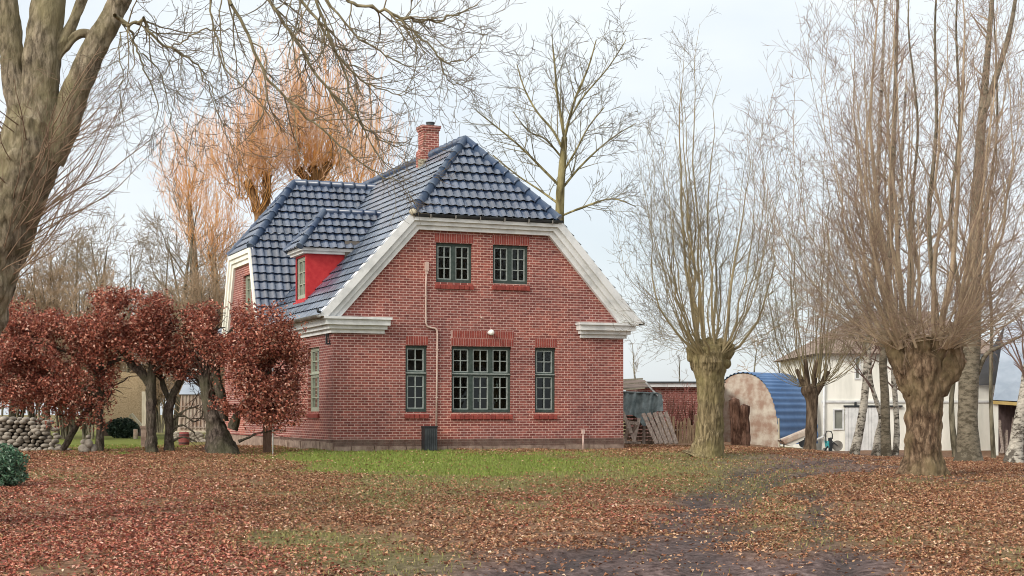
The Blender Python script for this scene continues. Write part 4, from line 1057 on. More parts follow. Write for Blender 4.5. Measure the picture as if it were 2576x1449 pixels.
# --- pollards
def pollard(root, T, rng, heads, n, L, r, spread, q, upz=.10, k=6, lean=(0, 0)):
    """heads: (centre, radius); shoots leave the head and bend upwards"""
    for i in range(n):
        c, hr = heads[i % len(heads)]
        az = rng.uniform(0, 2 * math.pi); el = rng.betavariate(*spread) * math.pi / 2     # 0 = vertical
        d = (math.sin(el) * math.cos(az), math.sin(el) * math.sin(az), math.cos(el))
        p = (c[0] + d[0] * hr * .8, c[1] + d[1] * hr * .8, c[2] + max(d[2], .1) * hr * .55)
        LL = L * rng.uniform(.72, 1.08) * (1 - .45 * (el / (math.pi / 2)) ** 1.5)
        rr = r * rng.uniform(.55, 1.1) * (1 - .4 * el / (math.pi / 2))
        q2 = dict(q); q2['up'] = [(upz * 1.5 * (el + .1), .02)] + list(q['up'][1:])
        grow(T, rng, p, nrm((d[0] + lean[0], d[1] + lean[1], d[2])), LL, rr, 0, q2, k)

def egg(T, rng, c, hr, W, H, n, r, q, k=5, inner=0.0, flat=1.0):
    """upright shoots: leave the head sideways, turn to the vertical, end on an egg-shaped outline"""
    for i in range(n):
        az = rng.uniform(0, 2 * math.pi); ro = inner + (1 - inner) * math.sqrt(rng.random())
        hh = H * (1 - .62 * ro ** 2.4) * rng.uniform(.66, 1.06); w = W * ro * rng.uniform(.85, 1.1); ca, sa = math.cos(az), math.sin(az)
        m = 11; pts = []; wx, wy = rng.gauss(0, .20), rng.gauss(0, .20)
        for j in range(m):
            f = j / (m - 1); h = hr * min(1, .3 + ro) + w * (1 - (1 - f) ** 1.9)
            b = math.sin(f * math.pi) ; jx = rng.gauss(0, .034) * (j > 0); jy = rng.gauss(0, .034) * (j > 0)
            pts.append((c[0] + ca * h + wx * b + jx, c[1] + sa * h * flat + wy * b + jy, c[2] - .10 * ro + hh * (f ** (1 + .25 * ro))))
        rr = r * rng.uniform(.5, 1.15) * (1 - .45 * ro); T.add(pts, rr, q['rmin'], k, 0.0)
        spawn(T, rng, pts, rr, q['rmin'], hh, 0, q)

PQ = dict(max=3, seg=[.55, .22, .12, .1], wig=[.035, .11, .14, .12], up=[.1, .09, .06, .03], dens=[3.1, 3.6, 2.2], ang=[40, 44, 42], len=[1.5, .62, .28], rr=[.5, .55, .6], rmin=.0034,
          start=[.30, .15, .1], tip=[.22, .35, .5, .6], rmax=[.013, .007, .005, .005])
rng = random.Random(5); Yp = 36.0; bp = base_of(1778, Yp)
pl = tree_root('pollard_tree', bp, 'pollarded tree with straight olive brown trunk standing close to the right of the brick house')
tk = Trunk(); p, r = path_px([(1770, 1158, 112), (1777, 1140, 86), (1784, 1100, 70), (1787, 1040, 64), (1786, 980, 66), (1786, 940, 74), (1785, 912, 88), (1785, 890, 84), (1785, 872, 60)], Yp)
tk.limb(p, r, 20, 72, .12, .035, 2.0, 3.2, fur=.022, fq=13)
for (x, y, w) in ((1744, 896, 30), (1828, 890, 32), (1762, 882, 34), (1808, 880, 34), (1785, 878, 40), (1750, 918, 28), (1822, 914, 30)):
    pp, r2 = path_px([(1786 + (x - 1786) * .3, 915, w * .8), (x, y, w), (x + (x - 1786) * .2, y - 26, w * .55)], Yp); tk.limb(pp, r2, 10, 36, .35, 0, x, 5.0, fur=.03, fq=16)
tk.build('trunk', M['bark_pollard'], pl, bp)
T = Tubes(); hd = [((P(x, y, Yp).x, Yp + dy, P(x, y, Yp).z), .2) for x, y, dy in ((1752, 878, 0), (1785, 868, .1), (1820, 876, 0), (1785, 876, -.2), (1738, 888, .05), (1834, 884, .05), (1768, 870, -.1), (1804, 870, .1))]
hc_ = P(1786, 882, Yp)
egg(T, rng, hc_, .36, 1.25, 7.8, 20, .064, PQ, 6); egg(T, rng, hc_, .38, 2.15, 7.0, 24, .022, PQ, 4, .35)
pollard(pl, T, rng, hd, 40, 2.8, .012, (4.5, 1.3), PQ, .04, 4)
T.build('crown', M['tw_pollard'], pl, bp)

# --- big pollard on the right, nearer
rng = random.Random(8); Yr = 30.0; br = base_of(2318, Yr)
pr = tree_root('pollard_tree', br, 'broad gnarled pollard by the driveway with a swollen two-armed head and dense tan shoots')
tk = Trunk()
p, r = path_px([(2318, 1212, 150), (2318, 1190, 116), (2321, 1150, 92), (2322, 1090, 84), (2322, 1030, 86), (2322, 980, 98), (2320, 940, 104), (2316, 905, 92), (2312, 884, 64)], Yr)
tk.limb(p, r, 20, 84, .16, .06, 4.0, 2.6, fur=.030, fq=11)
for L in ([(2300, 985, 66), (2275, 935, 66), (2256, 895, 56), (2246, 862, 48)], [(2345, 985, 76), (2378, 938, 84), (2396, 905, 74), (2398, 872, 56)], [(2315, 930, 84), (2318, 885, 76), (2322, 850, 54)],
          [(2300, 930, 60), (2284, 880, 54), (2280, 845, 40)], [(2345, 930, 60), (2358, 885, 58), (2366, 850, 44)]):
    pp, r2 = path_px(L, Yr - .05); r2 = [.80 * a for a in r2]; tk.limb(pp, r2, 14, 44, .20, .02, L[0][0], 4.6, fur=.035, fq=14)
for L in ([(2290, 1175, 40), (2268, 1196, 34), (2250, 1212, 20)], [(2350, 1170, 44), (2372, 1194, 36), (2392, 1210, 20)]):
    pp, r2 = path_px(L, Yr - .1); tk.limb(pp, r2, 4, 12, .15, 0, 3)
tk.build('trunk', M['bark_right'], pr, br)
RQ = dict(PQ); RQ['dens'] = [3.4, 3.6, 2.0]; RQ['len'] = [1.7, .75, .3]; RQ['rmin'] = .0036; RQ['wig'] = [.03, .11, .14, .12]
T = Tubes(); hd = [((P(x, y, Yr).x, Yr + dy, P(x, y, Yr).z), .17) for x, y, dy in ((2246, 866, 0), (2282, 850, .15), (2320, 852, 0), (2364, 852, .1), (2398, 872, 0), (2335, 860, -.25))]
hc_ = P(2322, 868, Yr)
egg(T, rng, hc_, .55, 1.5, 9.6, 27, .078, RQ, 6); egg(T, rng, hc_, .58, 3.0, 8.8, 38, .024, RQ, 4, .25)
pollard(pr, T, rng, hd, 44, 4.2, .019, (6.0, .9), dict(RQ, wig=[.06, .12, .14, .1], dens=[1.6, 2.2, 1.5]), .012, 4)
pollard(pr, T, rng, hd, 64, 3.4, .015, (5.0, 1.1), RQ, .018, 4)
T.build('crown', M['tw_right'], pr, br)

# --- small multi-stemmed pollard between them, farther off
rng = random.Random(13); Ys = 46.0; bs = base_of(2041, Ys)
ps = tree_root('pollard_tree', bs, 'small slim pollard with dark brown trunk standing in front of the blue iron hut')
tk = Trunk(); p, r = path_px([(2036, 1136, 40), (2039, 1115, 30), (2042, 1060, 28), (2042, 1010, 30), (2036, 985, 40), (2034, 972, 34)], Ys); tk.limb(p, r, 5, 16, .14, .03, 6.0, 4)
for L in ([(2040, 1000, 18), (2020, 965, 15), (2004, 930, 10)], [(2044, 1005, 18), (2066, 968, 14), (2084, 935, 10)], [(2036, 985, 16), (2030, 950, 13), (2026, 905, 10)], [(2044, 990, 15), (2050, 950, 12), (2056, 905, 9)]):
    pp, r2 = path_px(L, Ys); tk.limb(pp, r2, 4, 10, .15, 0, 3)
tk.build('trunk', M['bark_small'], ps, bs)
SQ = dict(PQ); SQ['dens'] = [2.8, 3.0, 2.0]; SQ['len'] = [1.3, .6, .3]; SQ['rmin'] = .0045
T = Tubes(); hd = [((P(x, y, Ys).x, Ys + dy, P(x, y, Ys).z), .1) for x, y, dy in ((2004, 935, 0), (2030, 925, .2), (2056, 930, 0), (2082, 938, .1), (2036, 975, -.2))]
egg(T, rng, P(2040, 950, Ys), .5, 1.1, 7.4, 26, .032, SQ, 5); egg(T, rng, P(2040, 965, Ys), .3, 1.7, 4.2, 34, .018, SQ, 4, .4)
T.build('crown', M['tw_small'], ps, bs)

# --- birches on the right
BQ = dict(max=3, seg=[.5, .25, .15, .1], wig=[.05, .09, .1, .1], up=[.04, .03, .0, -.02], dens=[2.2, 3.0, 2.4], ang=[40, 38, 36], len=[1.7, .7, .32], rr=[.5, .55, .6], rmin=.0045, start=[.05, .12, .1], tip=[.25, .35, .5, .6], rmax=[.03, .012, .006, .006])
def birch(path, Y, m, label, seed, upto=8, twm='tw_birch', group=None, extra=None):
    rng = random.Random(seed); b = base_of(path[0][0], Y)
    path = [(path[0][0], HZ + (CAMZ - b.z + .08) * F / Y, path[0][2])] + path[1:]
    t = tree_root('birch_tree', b, label, group); tk = Trunk(); p, r = path_px(path, Y); r = [.84 * a for a in r]; o, rr_ = tk.limb(p, r, 5, 16, .09, .02, seed, 3)
    T = Tubes(); i0 = len(o) // 3
    spawn(T, rng, [tuple(a) for a in o[i0:]], rr_[i0], rr_[-1], sum((o[i + 1] - o[i]).length for i in range(i0, len(o) - 1)), 0, BQ)
    for e in (extra or []):
        pp, r2 = path_px(e, Y - .02); tk.limb(pp, r2, 5, 10, .08, 0, seed + 1)
    tk.build('trunk', m, t, b); T.build('crown', M[twm], t, b)
    return t
birch([(2148, 1136, 34), (2162, 1085, 26), (2174, 1010, 23), (2180, 930, 21), (2184, 860, 19), (2196, 700, 17), (2206, 520, 15), (2214, 300, 12), (2222, 120, 8), (2228, -60, 4)], 51, M['birch'], 'leftmost birch by the white barn, its pale trunk leaning to the right', 31)
birch([(2204, 1140, 34), (2212, 1090, 24), (2218, 1050, 18), (2205, 1010, 14), (2192, 965, 12), (2186, 900, 12), (2186, 840, 11), (2180, 700, 9), (2170, 560, 7), (2165, 420, 4)], 50, M['birch'], 'thin crooked birch curving up behind its neighbour, second from the left by the white barn', 32)
birch([(2230, 1144, 34), (2228, 1080, 29), (2226, 1000, 26), (2222, 930, 24), (2224, 860, 23), (2234, 700, 21), (2242, 520, 18), (2250, 300, 14), (2256, 80, 9), (2260, -80, 5)], 49.5, M['birch_old'], 'straight birch with black scarred trunk, third from the left by the white barn', 33)
birch([(2252, 1146, 22), (2256, 1080, 17), (2252, 1000, 16), (2248, 930, 15), (2256, 700, 13), (2266, 450, 10), (2280, 200, 6)], 50.5, M['birch'], 'slender pale birch half hidden behind the gnarled pollard trunk', 34)
birch([(2436, 1162, 100), (2436, 1130, 70), (2434, 1060, 60), (2438, 960, 58), (2444, 860, 54), (2450, 700, 44), (2458, 500, 34), (2470, 300, 26), (2486, 120, 18), (2500, -60, 10)], 42, M['birch_old'], 'old thick birch with dark mottled trunk standing between the gnarled pollard and the open shed', 35, twm='tw_right',
      extra=[[(2470, 300, 17), (2510, 180, 15), (2540, 80, 12), (2560, -40, 8)], [(2440, 1000, 16), (2475, 900, 12), (2520, 870, 8), (2580, 840, 5)]])
birch([(2548, 1172, 70), (2556, 1120, 42), (2568, 1040, 34), (2584, 940, 30), (2604, 760, 26), (2620, 500, 22), (2630, 250, 16), (2640, 0, 10)], 40, M['birch'], 'leaning birch in front of the open shed at the right edge', 36)
# stems of further trees filling the gap above the barn
rng = random.Random(77)
for k, (x, Y, w, lab) in enumerate(((2300, 47, 12, 'slim grey stem rising behind the left half of the gnarled pollard'), (2352, 46, 17, 'stout grey stem rising behind the right half of the gnarled pollard'),
                                    (2405, 48, 15, 'grey stem rising just left of the old thick birch'), (2500, 45, 11, 'grey stem rising just right of the old thick birch'))):
    q = [(x, 1150, w * 1.5), (x + rng.uniform(-12, 12), 1000, w), (x + rng.uniform(-16, 16), 800, w * .95), (x + rng.uniform(-22, 22), 560, w * .8), (x + rng.uniform(-14, 14), 320, w * .6), (x + rng.uniform(-20, 20), 60, w * .4), (x + rng.uniform(-20, 20), -120, w * .15)]
    birch(q, Y, M['bark_grey'], lab, 40 + k, twm='tw_right', group='slim trees behind the gnarled pollard').name = 'young_tree'

# --- bare ash behind the house
AQ = dict(max=4, seg=[.6, .45, .3, .2, .15], wig=[.05, .07, .09, .11, .1], up=[.0, .05, .05, .06, .06], dens=[1.1, 1.7, 2.6, 3.0], ang=[44, 40, 40, 38], len=[4.2, 2.3, 1.0, .42], rr=[.55, .55, .6, .6], rmin=.0085,
          start=[.5, .2, .2, .15], tip=[.4, .3, .4, .5, .6], rmax=[.09, .045, .02, .012])
rng = random.Random(3); Ya = 58.0; ba = base_of(1402, Ya)
at = tree_root('ash_tree', ba, 'bare tree with yellow green trunk and open crown behind the right roof slope')
tk = Trunk(); T = Tubes()
p, r = path_px([(1402, 1110, 40), (1404, 800, 30), (1408, 530, 22), (1411, 460, 20), (1416, 400, 18), (1420, 345, 14)], Ya); tk.limb(p, r, 5, 14, .10, .02, 2, 2)
boughs = [[(1420, 345, 14), (1412, 300, 12), (1402, 240, 10), (1396, 170, 8), (1390, 110, 5)], [(1420, 348, 13), (1432, 300, 11), (1450, 240, 9), (1480, 170, 7), (1500, 100, 4)], [(1418, 380, 12), (1392, 330, 10), (1350, 280, 8), (1318, 220, 6), (1300, 160, 4)],
          [(1410, 470, 12), (1370, 430, 10), (1310, 370, 8), (1250, 320, 6), (1200, 280, 4)], [(1410, 480, 11), (1450, 430, 9), (1500, 380, 7), (1550, 340, 5), (1600, 310, 3)], [(1408, 515, 10), (1360, 480, 8), (1300, 440, 6), (1240, 390, 4)],
          [(1412, 440, 9), (1448, 380, 8), (1480, 320, 6), (1520, 270, 4)], [(1416, 400, 9), (1372, 350, 7), (1330, 330, 5), (1290, 280, 3)], [(1432, 300, 8), (1470, 240, 7), (1530, 170, 5), (1575, 100, 3)], [(1408, 545, 9), (1470, 520, 8), (1540, 500, 6), (1600, 520, 3)]]
for L in boughs:
    dy = rng.uniform(-1.6, 1.6); L = [(x, y, w * .62, dy * i / (len(L) - 1)) for i, (x, y, w) in enumerate(L)]
    pp, r2 = path_px(L, Ya); o, rr_ = tk.limb(pp, r2, 4, 8, .08, 0, L[0][0])
    q = dict(AQ); q['start'] = [.15, .2, .2, .15]; q['len'] = [1.9, 1.1, .6, .35]; q['dens'] = [4.2, 3.6, 3.0, 2.0]; q['max'] = 3; q['up'] = [.05] * 5
    spawn(T, rng, [tuple(a) for a in o], rr_[0], rr_[-1], sum((o[i + 1] - o[i]).length for i in range(len(o) - 1)), 0, q)
tk.build('trunk', M['bark_ash'], at, ba); T.build('crown', M['tw_ash'], at, ba)

# --- orange pollard willows behind the wing
WQ = dict(PQ); WQ['rmin'] = .0085; WQ['len'] = [1.6, .8, .4]; WQ['dens'] = [1.9, 1.8, .5]; WQ['up'] = [.1, .17, .10, .03]; WQ['seg'] = [.7, .35, .2, .15]; WQ['rmax'] = [.022, .012, .009, .009]; WQ['start'] = [.2, .15, .1]; WQ['ang'] = [24, 30, 34]
def willow(px0, Y, trunks, heads, n, L, label, seed, grp='orange pollard willows behind the house'):
    rng = random.Random(seed); b = base_of(px0, Y); t = tree_root('willow_tree', b, label, grp); tk = Trunk(); T = Tubes()
    for L_ in trunks:
        L_ = list(L_); 
        p, r = path_px(L_, Y); r = [.52 * a for a in r]; tk.limb(p, r, 8, 24, .25, .03, L_[0][0], 3.0, fur=.03, fq=8)
    hd = [((P(x, y, Y).x, Y + rng.uniform(-.3, .3), P(x, y, Y).z), .3) for x, y in heads]
    for c_, _r in hd:
        egg(T, rng, c_, .25, .95 * L / 5.3, L, int(n * .5 / len(hd)) + 1, .036, WQ, 4); egg(T, rng, c_, .28, 1.45 * L / 5.3, L * .78, n // (2 * len(hd)), .014, WQ, 3, .4)
    for L_ in trunks:
        for _ in range(26):
            a = rng.choice(L_[len(L_) // 2:]); q_ = P(a[0] + rng.gauss(0, 8), a[1] + rng.uniform(-30, 60), Y)
            grow(T, rng, tuple(q_), nrm((rng.gauss(0, .7), rng.gauss(0, .7), 1)), rng.uniform(1.0, 2.6), .018, 0, dict(WQ, up=[.06, .05, .03, .03]))
    tk.build('trunk', M['bark_willow'], t, b); T.build('crown', M['tw_willow'], t, b); return t
willow(652, 60, [[(652, 1100, 62), (654, 700, 52), (652, 580, 46), (650, 540, 40), (640, 500, 44), (622, 455, 40)], [(652, 570, 40), (666, 520, 40), (672, 460, 44), (670, 425, 34)]],
       [(620, 470), (640, 530), (668, 440), (672, 420), (600, 500)], 96, 6.0, 'large orange willow with two heads rising behind the wing roof', 51)
willow(800, 61, [[(800, 1100, 70), (800, 600, 60), (780, 470, 40), (748, 425, 42)], [(800, 560, 44), (795, 450, 40), (782, 420, 46)], [(805, 520, 40), (812, 440, 36), (830, 412, 44)]],
       [(745, 425), (780, 418), (830, 412), (800, 415)], 84, 5.7, 'orange willow with three low heads peeping over the ridge of the wing', 52)
willow(545, 63, [[(560, 1100, 40), (548, 780, 32), (540, 690, 28), (532, 640, 24)]], [(535, 650), (548, 700), (540, 610), (560, 740)], 46, 3.4, 'low orange willow clump left of the wing gable', 53)
willow(880, 70, [[(900, 1100, 50), (900, 600, 44), (900, 500, 40)]], [(900, 500), (880, 490), (925, 505)], 60, 7.6, 'taller willow of paler shoots farthest behind the wing ridge', 54)
willow(500, 66, [[(498, 1100, 32), (492, 700, 26), (480, 560, 22), (474, 500, 20)]], [(474, 505), (480, 560), (486, 620), (470, 470)], 48, 4.6, 'slender orange willow at the left end of the willow row', 55)

# --- bare trees and thicket on the left
TQ = dict(max=4, seg=[.6, .4, .3, .22, .15], wig=[.06, .09, .11, .12, .1], up=[.03, .03, .04, .05, .05], dens=[1.7, 2.4, 3.2, 2.6], ang=[42, 44, 44, 42], len=[3.8, 2.1, 1.0, .45], rr=[.5, .55, .6, .6], rmin=.0095,
          start=[.25, .15, .15, .15], tip=[.3, .3, .4, .5, .6], rmax=[.08, .04, .02, .014])
def bare(px, Y, H, r, label, seed, name='bare_tree', twm='tw_thick', bm='bark_grey', lean=0.0, grp='bare trees left of the house', stems=1, q=None):
    q = q or TQ
    rng = random.Random(seed); b = base_of(px, Y); t = tree_root(name, b, label, grp); T = Tubes(); tk = Trunk()
    for s_ in range(stems):
        d = nrm((lean + rng.gauss(0, .05 + .10 * (stems > 1)), rng.gauss(0, .06), 1)); HH = H * rng.uniform(.8, 1.0) if stems > 1 else H
        n = 7; p = Vector((b.x + rng.gauss(0, .12) * (stems > 1), b.y, b.z - .1)); pts = [p]; dv = Vector(d)
        for i in range(n):
            dv = (dv + Vector((rng.gauss(0, .05), rng.gauss(0, .05), .03))).normalized(); p = p + dv * HH / n; pts.append(p)
        rad = [r * (1 - .85 * i / n) for i in range(n + 1)]
        o, rr_ = tk.limb(pts, rad, 3, 9, .08, 0, seed)
        spawn(T, rng, [tuple(a) for a in o], rr_[0], rr_[-1], HH, 0, q)
    tk.build('trunk', M[bm], t, b); T.build('crown', M[twm], t, b); return t
k = 0
for (px, Y, H, r, ln, lab) in ((440, 62, 9.4, .16, .02, 'tall bare tree with many fine twigs left of the orange willows'), (330, 78, 9.0, .13, .03, 'bare grey tree behind the tallest red beech'), (230, 64, 8.0, .13, -.03, 'bare grey tree between the old trunk and the tallest red beech'),
                               (120, 60, 7.0, .12, .03, 'bare grey tree close behind the old forked trunk'), (25, 62, 6.5, .12, 0, 'bare grey tree at the left edge behind the stone wall'), (500, 72, 9.0, .15, -.08, 'bare leaning tree behind the slender willow'), (385, 80, 9.6, .14, -.05, 'farthest bare tree between the tall one and the beeches'), (178, 70, 9.0, .13, .02, 'tall bare tree over the leftmost red beech'), (285, 84, 10.5, .14, .0, 'high hazy bare tree far behind the tallest red beech'), (75, 68, 8.2, .13, .0, 'bare tree behind the lower part of the old trunk'), (475, 60, 8.0, .12, .03, 'fine-twigged bare tree directly left of the wing gable')):
    bare(px, Y, H, r, lab, 60 + k, lean=ln); k += 1
SHQ = dict(TQ); SHQ['max'] = 3; SHQ['dens'] = [4.0, 3.8, 2.6]; SHQ['len'] = [1.9, .95, .45]; SHQ['ang'] = [32, 36, 38]; SHQ['rmin'] = .0115; SHQ['rmax'] = [.03, .016, .012]; SHQ['start'] = [.15, .1, .1]; SHQ['wig'] = [.08, .1, .12, .1]; SHQ['up'] = [.03, .04, .04, .04]
for j, px in enumerate(range(-40, 640, 62)):
    where = ('at the far left edge', 'behind the old trunk', 'behind the stone wall', 'behind the wall end', 'behind the slim leaning beech', 'behind the high red crown', 'behind the middle of the high red crown', 'behind the right of the high red crown', 'behind the bare gap in the beeches', 'behind the left half of the bushy beech', 'below the low orange willow')[j]
    bare(px + (j * 37) % 23, 56 + (j * 7) % 9 + (18 if 230 < px < 410 else 0), 5.6 + .6 * ((j * 5) % 4), .05, 'tan leafless bush ' + where, 100 + j, 'bare_bush', 'tw_tan', 'bark_grey', 0, 'tan bushes behind the beeches', 11, SHQ)
# pale trees far beyond the yard, right of the house
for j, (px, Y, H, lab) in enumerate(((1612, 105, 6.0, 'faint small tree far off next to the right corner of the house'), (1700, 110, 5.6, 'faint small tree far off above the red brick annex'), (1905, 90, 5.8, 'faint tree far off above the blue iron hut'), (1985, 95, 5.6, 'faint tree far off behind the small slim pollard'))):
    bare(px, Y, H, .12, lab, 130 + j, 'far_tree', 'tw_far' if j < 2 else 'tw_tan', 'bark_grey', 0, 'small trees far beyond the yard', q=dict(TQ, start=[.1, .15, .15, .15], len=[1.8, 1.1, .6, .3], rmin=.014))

# --- red-leaved beeches of the old hedge
def leaf_cloud(ells, n, rng_seed, gap=-.12, sc=1.25):
    r_ = np.random.RandomState(rng_seed); out = []
    wts = np.array([e[3] * e[4] * e[5] for e in ells], float); wts /= wts.sum()
    while len(out) < n:
        e = ells[r_.choice(len(ells), p=wts)]
        d = r_.randn(3); d /= (np.abs(d) ** 3.2).sum() ** (1 / 3.2); rad = r_.rand() ** (1 / 2.2) * (.93 + .36 * mnoise.noise(Vector(d) * 2.1 + Vector((e[0] * .07, rng_seed, 0))))
        c = P(e[0], e[1], e[2]); s_ = e[2] / F
        p = Vector((c.x + d[0] * rad * e[3] * s_, c.y + d[1] * rad * e[5], c.z + d[2] * rad * e[4] * s_))
        if mnoise.noise(p * sc + Vector((rng_seed, 0, 0))) + .45 * mnoise.noise(p * 3.1) < gap: continue
        if p.z < gzf(p.x, p.y) + .15: continue
        out.append(p)
    return np.array([tuple(p) for p in out])
BP = np.array([(0.33, 0.108, 0.070), (0.235, 0.070, 0.048), (0.45, 0.20, 0.135), (0.12, 0.036, 0.030), (0.56, 0.35, 0.27)])
BQ2 = dict(max=3, seg=[.25, .15, .12, .1], wig=[.12, .16, .18, .15], up=[.04, .02, .0, .0], dens=[4.6, 5.2, 4.4], ang=[48, 48, 48], len=[1.35, .65, .3], rr=[.6, .55, .6], rmin=.0048, start=[.2, .12, .1], tip=[.35, .35, .5, .6], rmax=[.035, .016, .008])
def beech(px0, Y, limbs, ells, n, label, seed, gap=-.12):
    ells = [(a, b_, c - .35, d, e, f * 1.25) for a, b_, c, d, e, f in ells]
    rng = random.Random(seed); b = base_of(px0, Y); t = tree_root('beech_tree', b, label, 'old beech hedge trees left of the house'); tk = Trunk(); T = Tubes()
    for L in limbs:
        if L[0][1] > 1120: L = [(L[0][0], HZ + (CAMZ - b.z + .10) * F / Y, L[0][2])] + list(L[1:])
        p, r = path_px(L, Y); r = [.78 * a for a in r]; o, rr_ = tk.limb(p, r, 10, 30, .26, .05, seed + L[0][0], 4.0, fur=.02, fq=14)
        i0 = len(o) // 3
        spawn(T, rng, [tuple(a) for a in o[i0:]], rr_[i0], rr_[-1], sum((o[i + 1] - o[i]).length for i in range(i0, len(o) - 1)), 0, BQ2)
    tk.build('trunk', M['bark_beech'], t, b); T.build('branches', M['tw_beech'], t, b)
    n = int(n * .95); C = leaf_cloud(ells, n, seed, gap + .05)
    col = BP[rs.choice(5, n, p=[.30, .26, .20, .14, .10])] * (0.75 + .5 * rs.rand(n))[:, None]
    leaf_mesh('crown', C, .055 + .045 * rs.rand(n), col, M['leaf'], t, b, .8)
    return t
Yb = 38.2
beech(251, 38.6, [[(252, 1140, 28), (251, 1090, 22), (252, 1020, 20), (258, 960, 18), (250, 880, 14)], [(252, 1000, 14), (200, 970, 10), (140, 955, 7)], [(254, 950, 12), (200, 900, 9), (120, 870, 6), (40, 850, 4)], [(252, 960, 10), (290, 900, 8), (310, 860, 5)]],
      [(120, 860, 38.4, 170, 80, 1.0), (30, 830, 38.6, 110, 55, .9), (230, 900, 38.4, 70, 120, .7), (180, 990, 38.5, 100, 90, .7), (60, 960, 38.6, 90, 80, .8), (255, 1000, 38.4, 34, 90, .4), (60, 800, 38.6, 150, 50, .9), (120, 950, 38.5, 150, 80, .8), (200, 930, 38.4, 100, 130, .8), (40, 900, 38.4, 110, 130, .8)], 26000, 'leftmost red-leaved beech with a slim upright trunk, spreading low over the stone wall', 141, -.05)
beech(190, 39.4, [[(150, 1128, 22), (185, 1085, 17), (215, 1040, 15), (238, 1000, 12), (250, 960, 8)], [(185, 1085, 8), (170, 1060, 6), (150, 1040, 4)]],
      [(200, 1020, 39.4, 60, 60, .5), (150, 1050, 39.6, 40, 40, .4)], 900, 'small leaning beech stem rising out of the stone wall', 142, -.05)
beech(381, 38.0, [[(380, 1142, 46), (381, 1110, 34), (380, 1040, 30), (380, 960, 30), (384, 920, 26), (392, 860, 20), (398, 800, 12)], [(374, 965, 24), (352, 935, 26), (330, 915, 22), (310, 880, 14), (296, 840, 9)], [(330, 915, 12), (300, 905, 8), (270, 918, 5)], [(384, 900, 14), (420, 850, 9), (430, 800, 6)]],
      [(330, 800, 37.9, 110, 72, .9), (290, 760, 38.1, 60, 40, .6), (395, 800, 37.9, 46, 70, .6), (260, 850, 38.0, 50, 45, .6), (350, 880, 37.9, 70, 40, .5), (300, 830, 37.9, 100, 60, .8), (400, 860, 38.0, 60, 60, .6)], 14500, 'tallest red-leaved beech with a high rounded crown and a bent limb to the left', 143, -.20)
beech(425, 38.4, [[(426, 1142, 36), (425, 1090, 28), (425, 1040, 28), (432, 1000, 26), (446, 970, 22), (462, 930, 16), (466, 880, 10), (470, 820, 6)], [(428, 1010, 18), (412, 975, 14), (402, 930, 10), (398, 890, 7)], [(440, 1050, 8), (470, 1030, 6), (500, 1020, 5)], [(426, 1060, 8), (455, 1045, 6), (488, 1060, 5), (510, 1045, 3)], [(432, 1110, 8), (462, 1100, 6), (495, 1112, 4)], [(470, 930, 9), (500, 960, 7), (512, 1000, 5), (508, 1050, 3)], [(430, 1080, 7), (460, 1070, 5), (490, 1090, 4)]],
      [(455, 850, 38.4, 46, 80, .6), (420, 900, 38.4, 40, 50, .5), (480, 880, 38.3, 60, 90, .6)], 4200, 'forked beech with few brown leaves between the tall one and the bushy one', 144, -.02)
beech(556, 37.6, [[(560, 1146, 120), (552, 1110, 78), (540, 1060, 56), (524, 1000, 44), (516, 950, 34), (512, 900, 24), (520, 830, 14)], [(560, 1060, 42), (556, 1000, 30), (544, 940, 22), (552, 880, 14), (590, 820, 8)], [(585, 1080, 34), (604, 1030, 20), (640, 980, 14), (680, 930, 8)], [(530, 960, 16), (560, 900, 12), (620, 850, 8), (690, 830, 5)], [(600, 1110, 10), (650, 1090, 7), (700, 1080, 5)]],
      [(640, 860, 37.7, 130, 92, 1.0), (560, 830, 37.6, 70, 70, .7), (690, 940, 37.8, 84, 120, .8), (620, 980, 37.6, 90, 90, .7), (700, 1020, 37.7, 50, 50, .4), (590, 990, 37.5, 60, 50, .4), (520, 800, 37.7, 50, 50, .5), (670, 970, 37.5, 100, 90, .7), (730, 860, 37.7, 50, 70, .6), (545, 840, 37.5, 60, 70, .7), (625, 910, 37.3, 80, 110, .7), (690, 1030, 37.4, 80, 60, .5)], 25000, 'bushy red-leaved beech with a thick twisted trunk nearest the house corner', 145, -.16)
# ------------------------------------------------------------------ yard: walls, sheds, huts and small things
def bl(px, py, Y): return P(px, py, Y)
# dry stone wall at the left
rng = random.Random(9); Yw = 40.0; bw = base_of(60, Yw)
sw_ = empty('stone_wall', bw, 'dry wall of rounded grey field stones at the left under the red beech', 'wall'); sw_['kind'] = 'thing'
mb = MB()
rows = 9
for r_ in range(rows):
    z = .06 + r_ * .095; x = -1.75 + rng.uniform(-.1, .1)
    xe = .86 - .10 * max(0, r_ - 3)
    while x < xe:
        w = rng.uniform(.10, .26); h = rng.uniform(.05, .075)
        mb.ball((x + w / 2, rng.uniform(-.06, .06) + .03 * r_, z + rng.uniform(-.02, .02)), 1.0, 6, (w * .52, .14, h), .5)
        x += w * .98
for _ in range(40):                        # cobbles tumbled at its foot
    mb.ball((rng.uniform(-1.6, 1.6), rng.uniform(-.6, -.15), .03), 1.0, 5, (rng.uniform(.05, .11), .07, rng.uniform(.03, .07)), .4)
mb.build('stones', M['field'], sw_)
mb = MB(); mb.prism([(-1.8, .12, -.1), (.72, .12, -.1), (.2, .30, .80), (-1.8, .30, .80)], (0, .45, 0)); mb.build('core', mottled('wall_earth', (.03, .025, .02), (.06, .05, .04), 5.0), sw_)
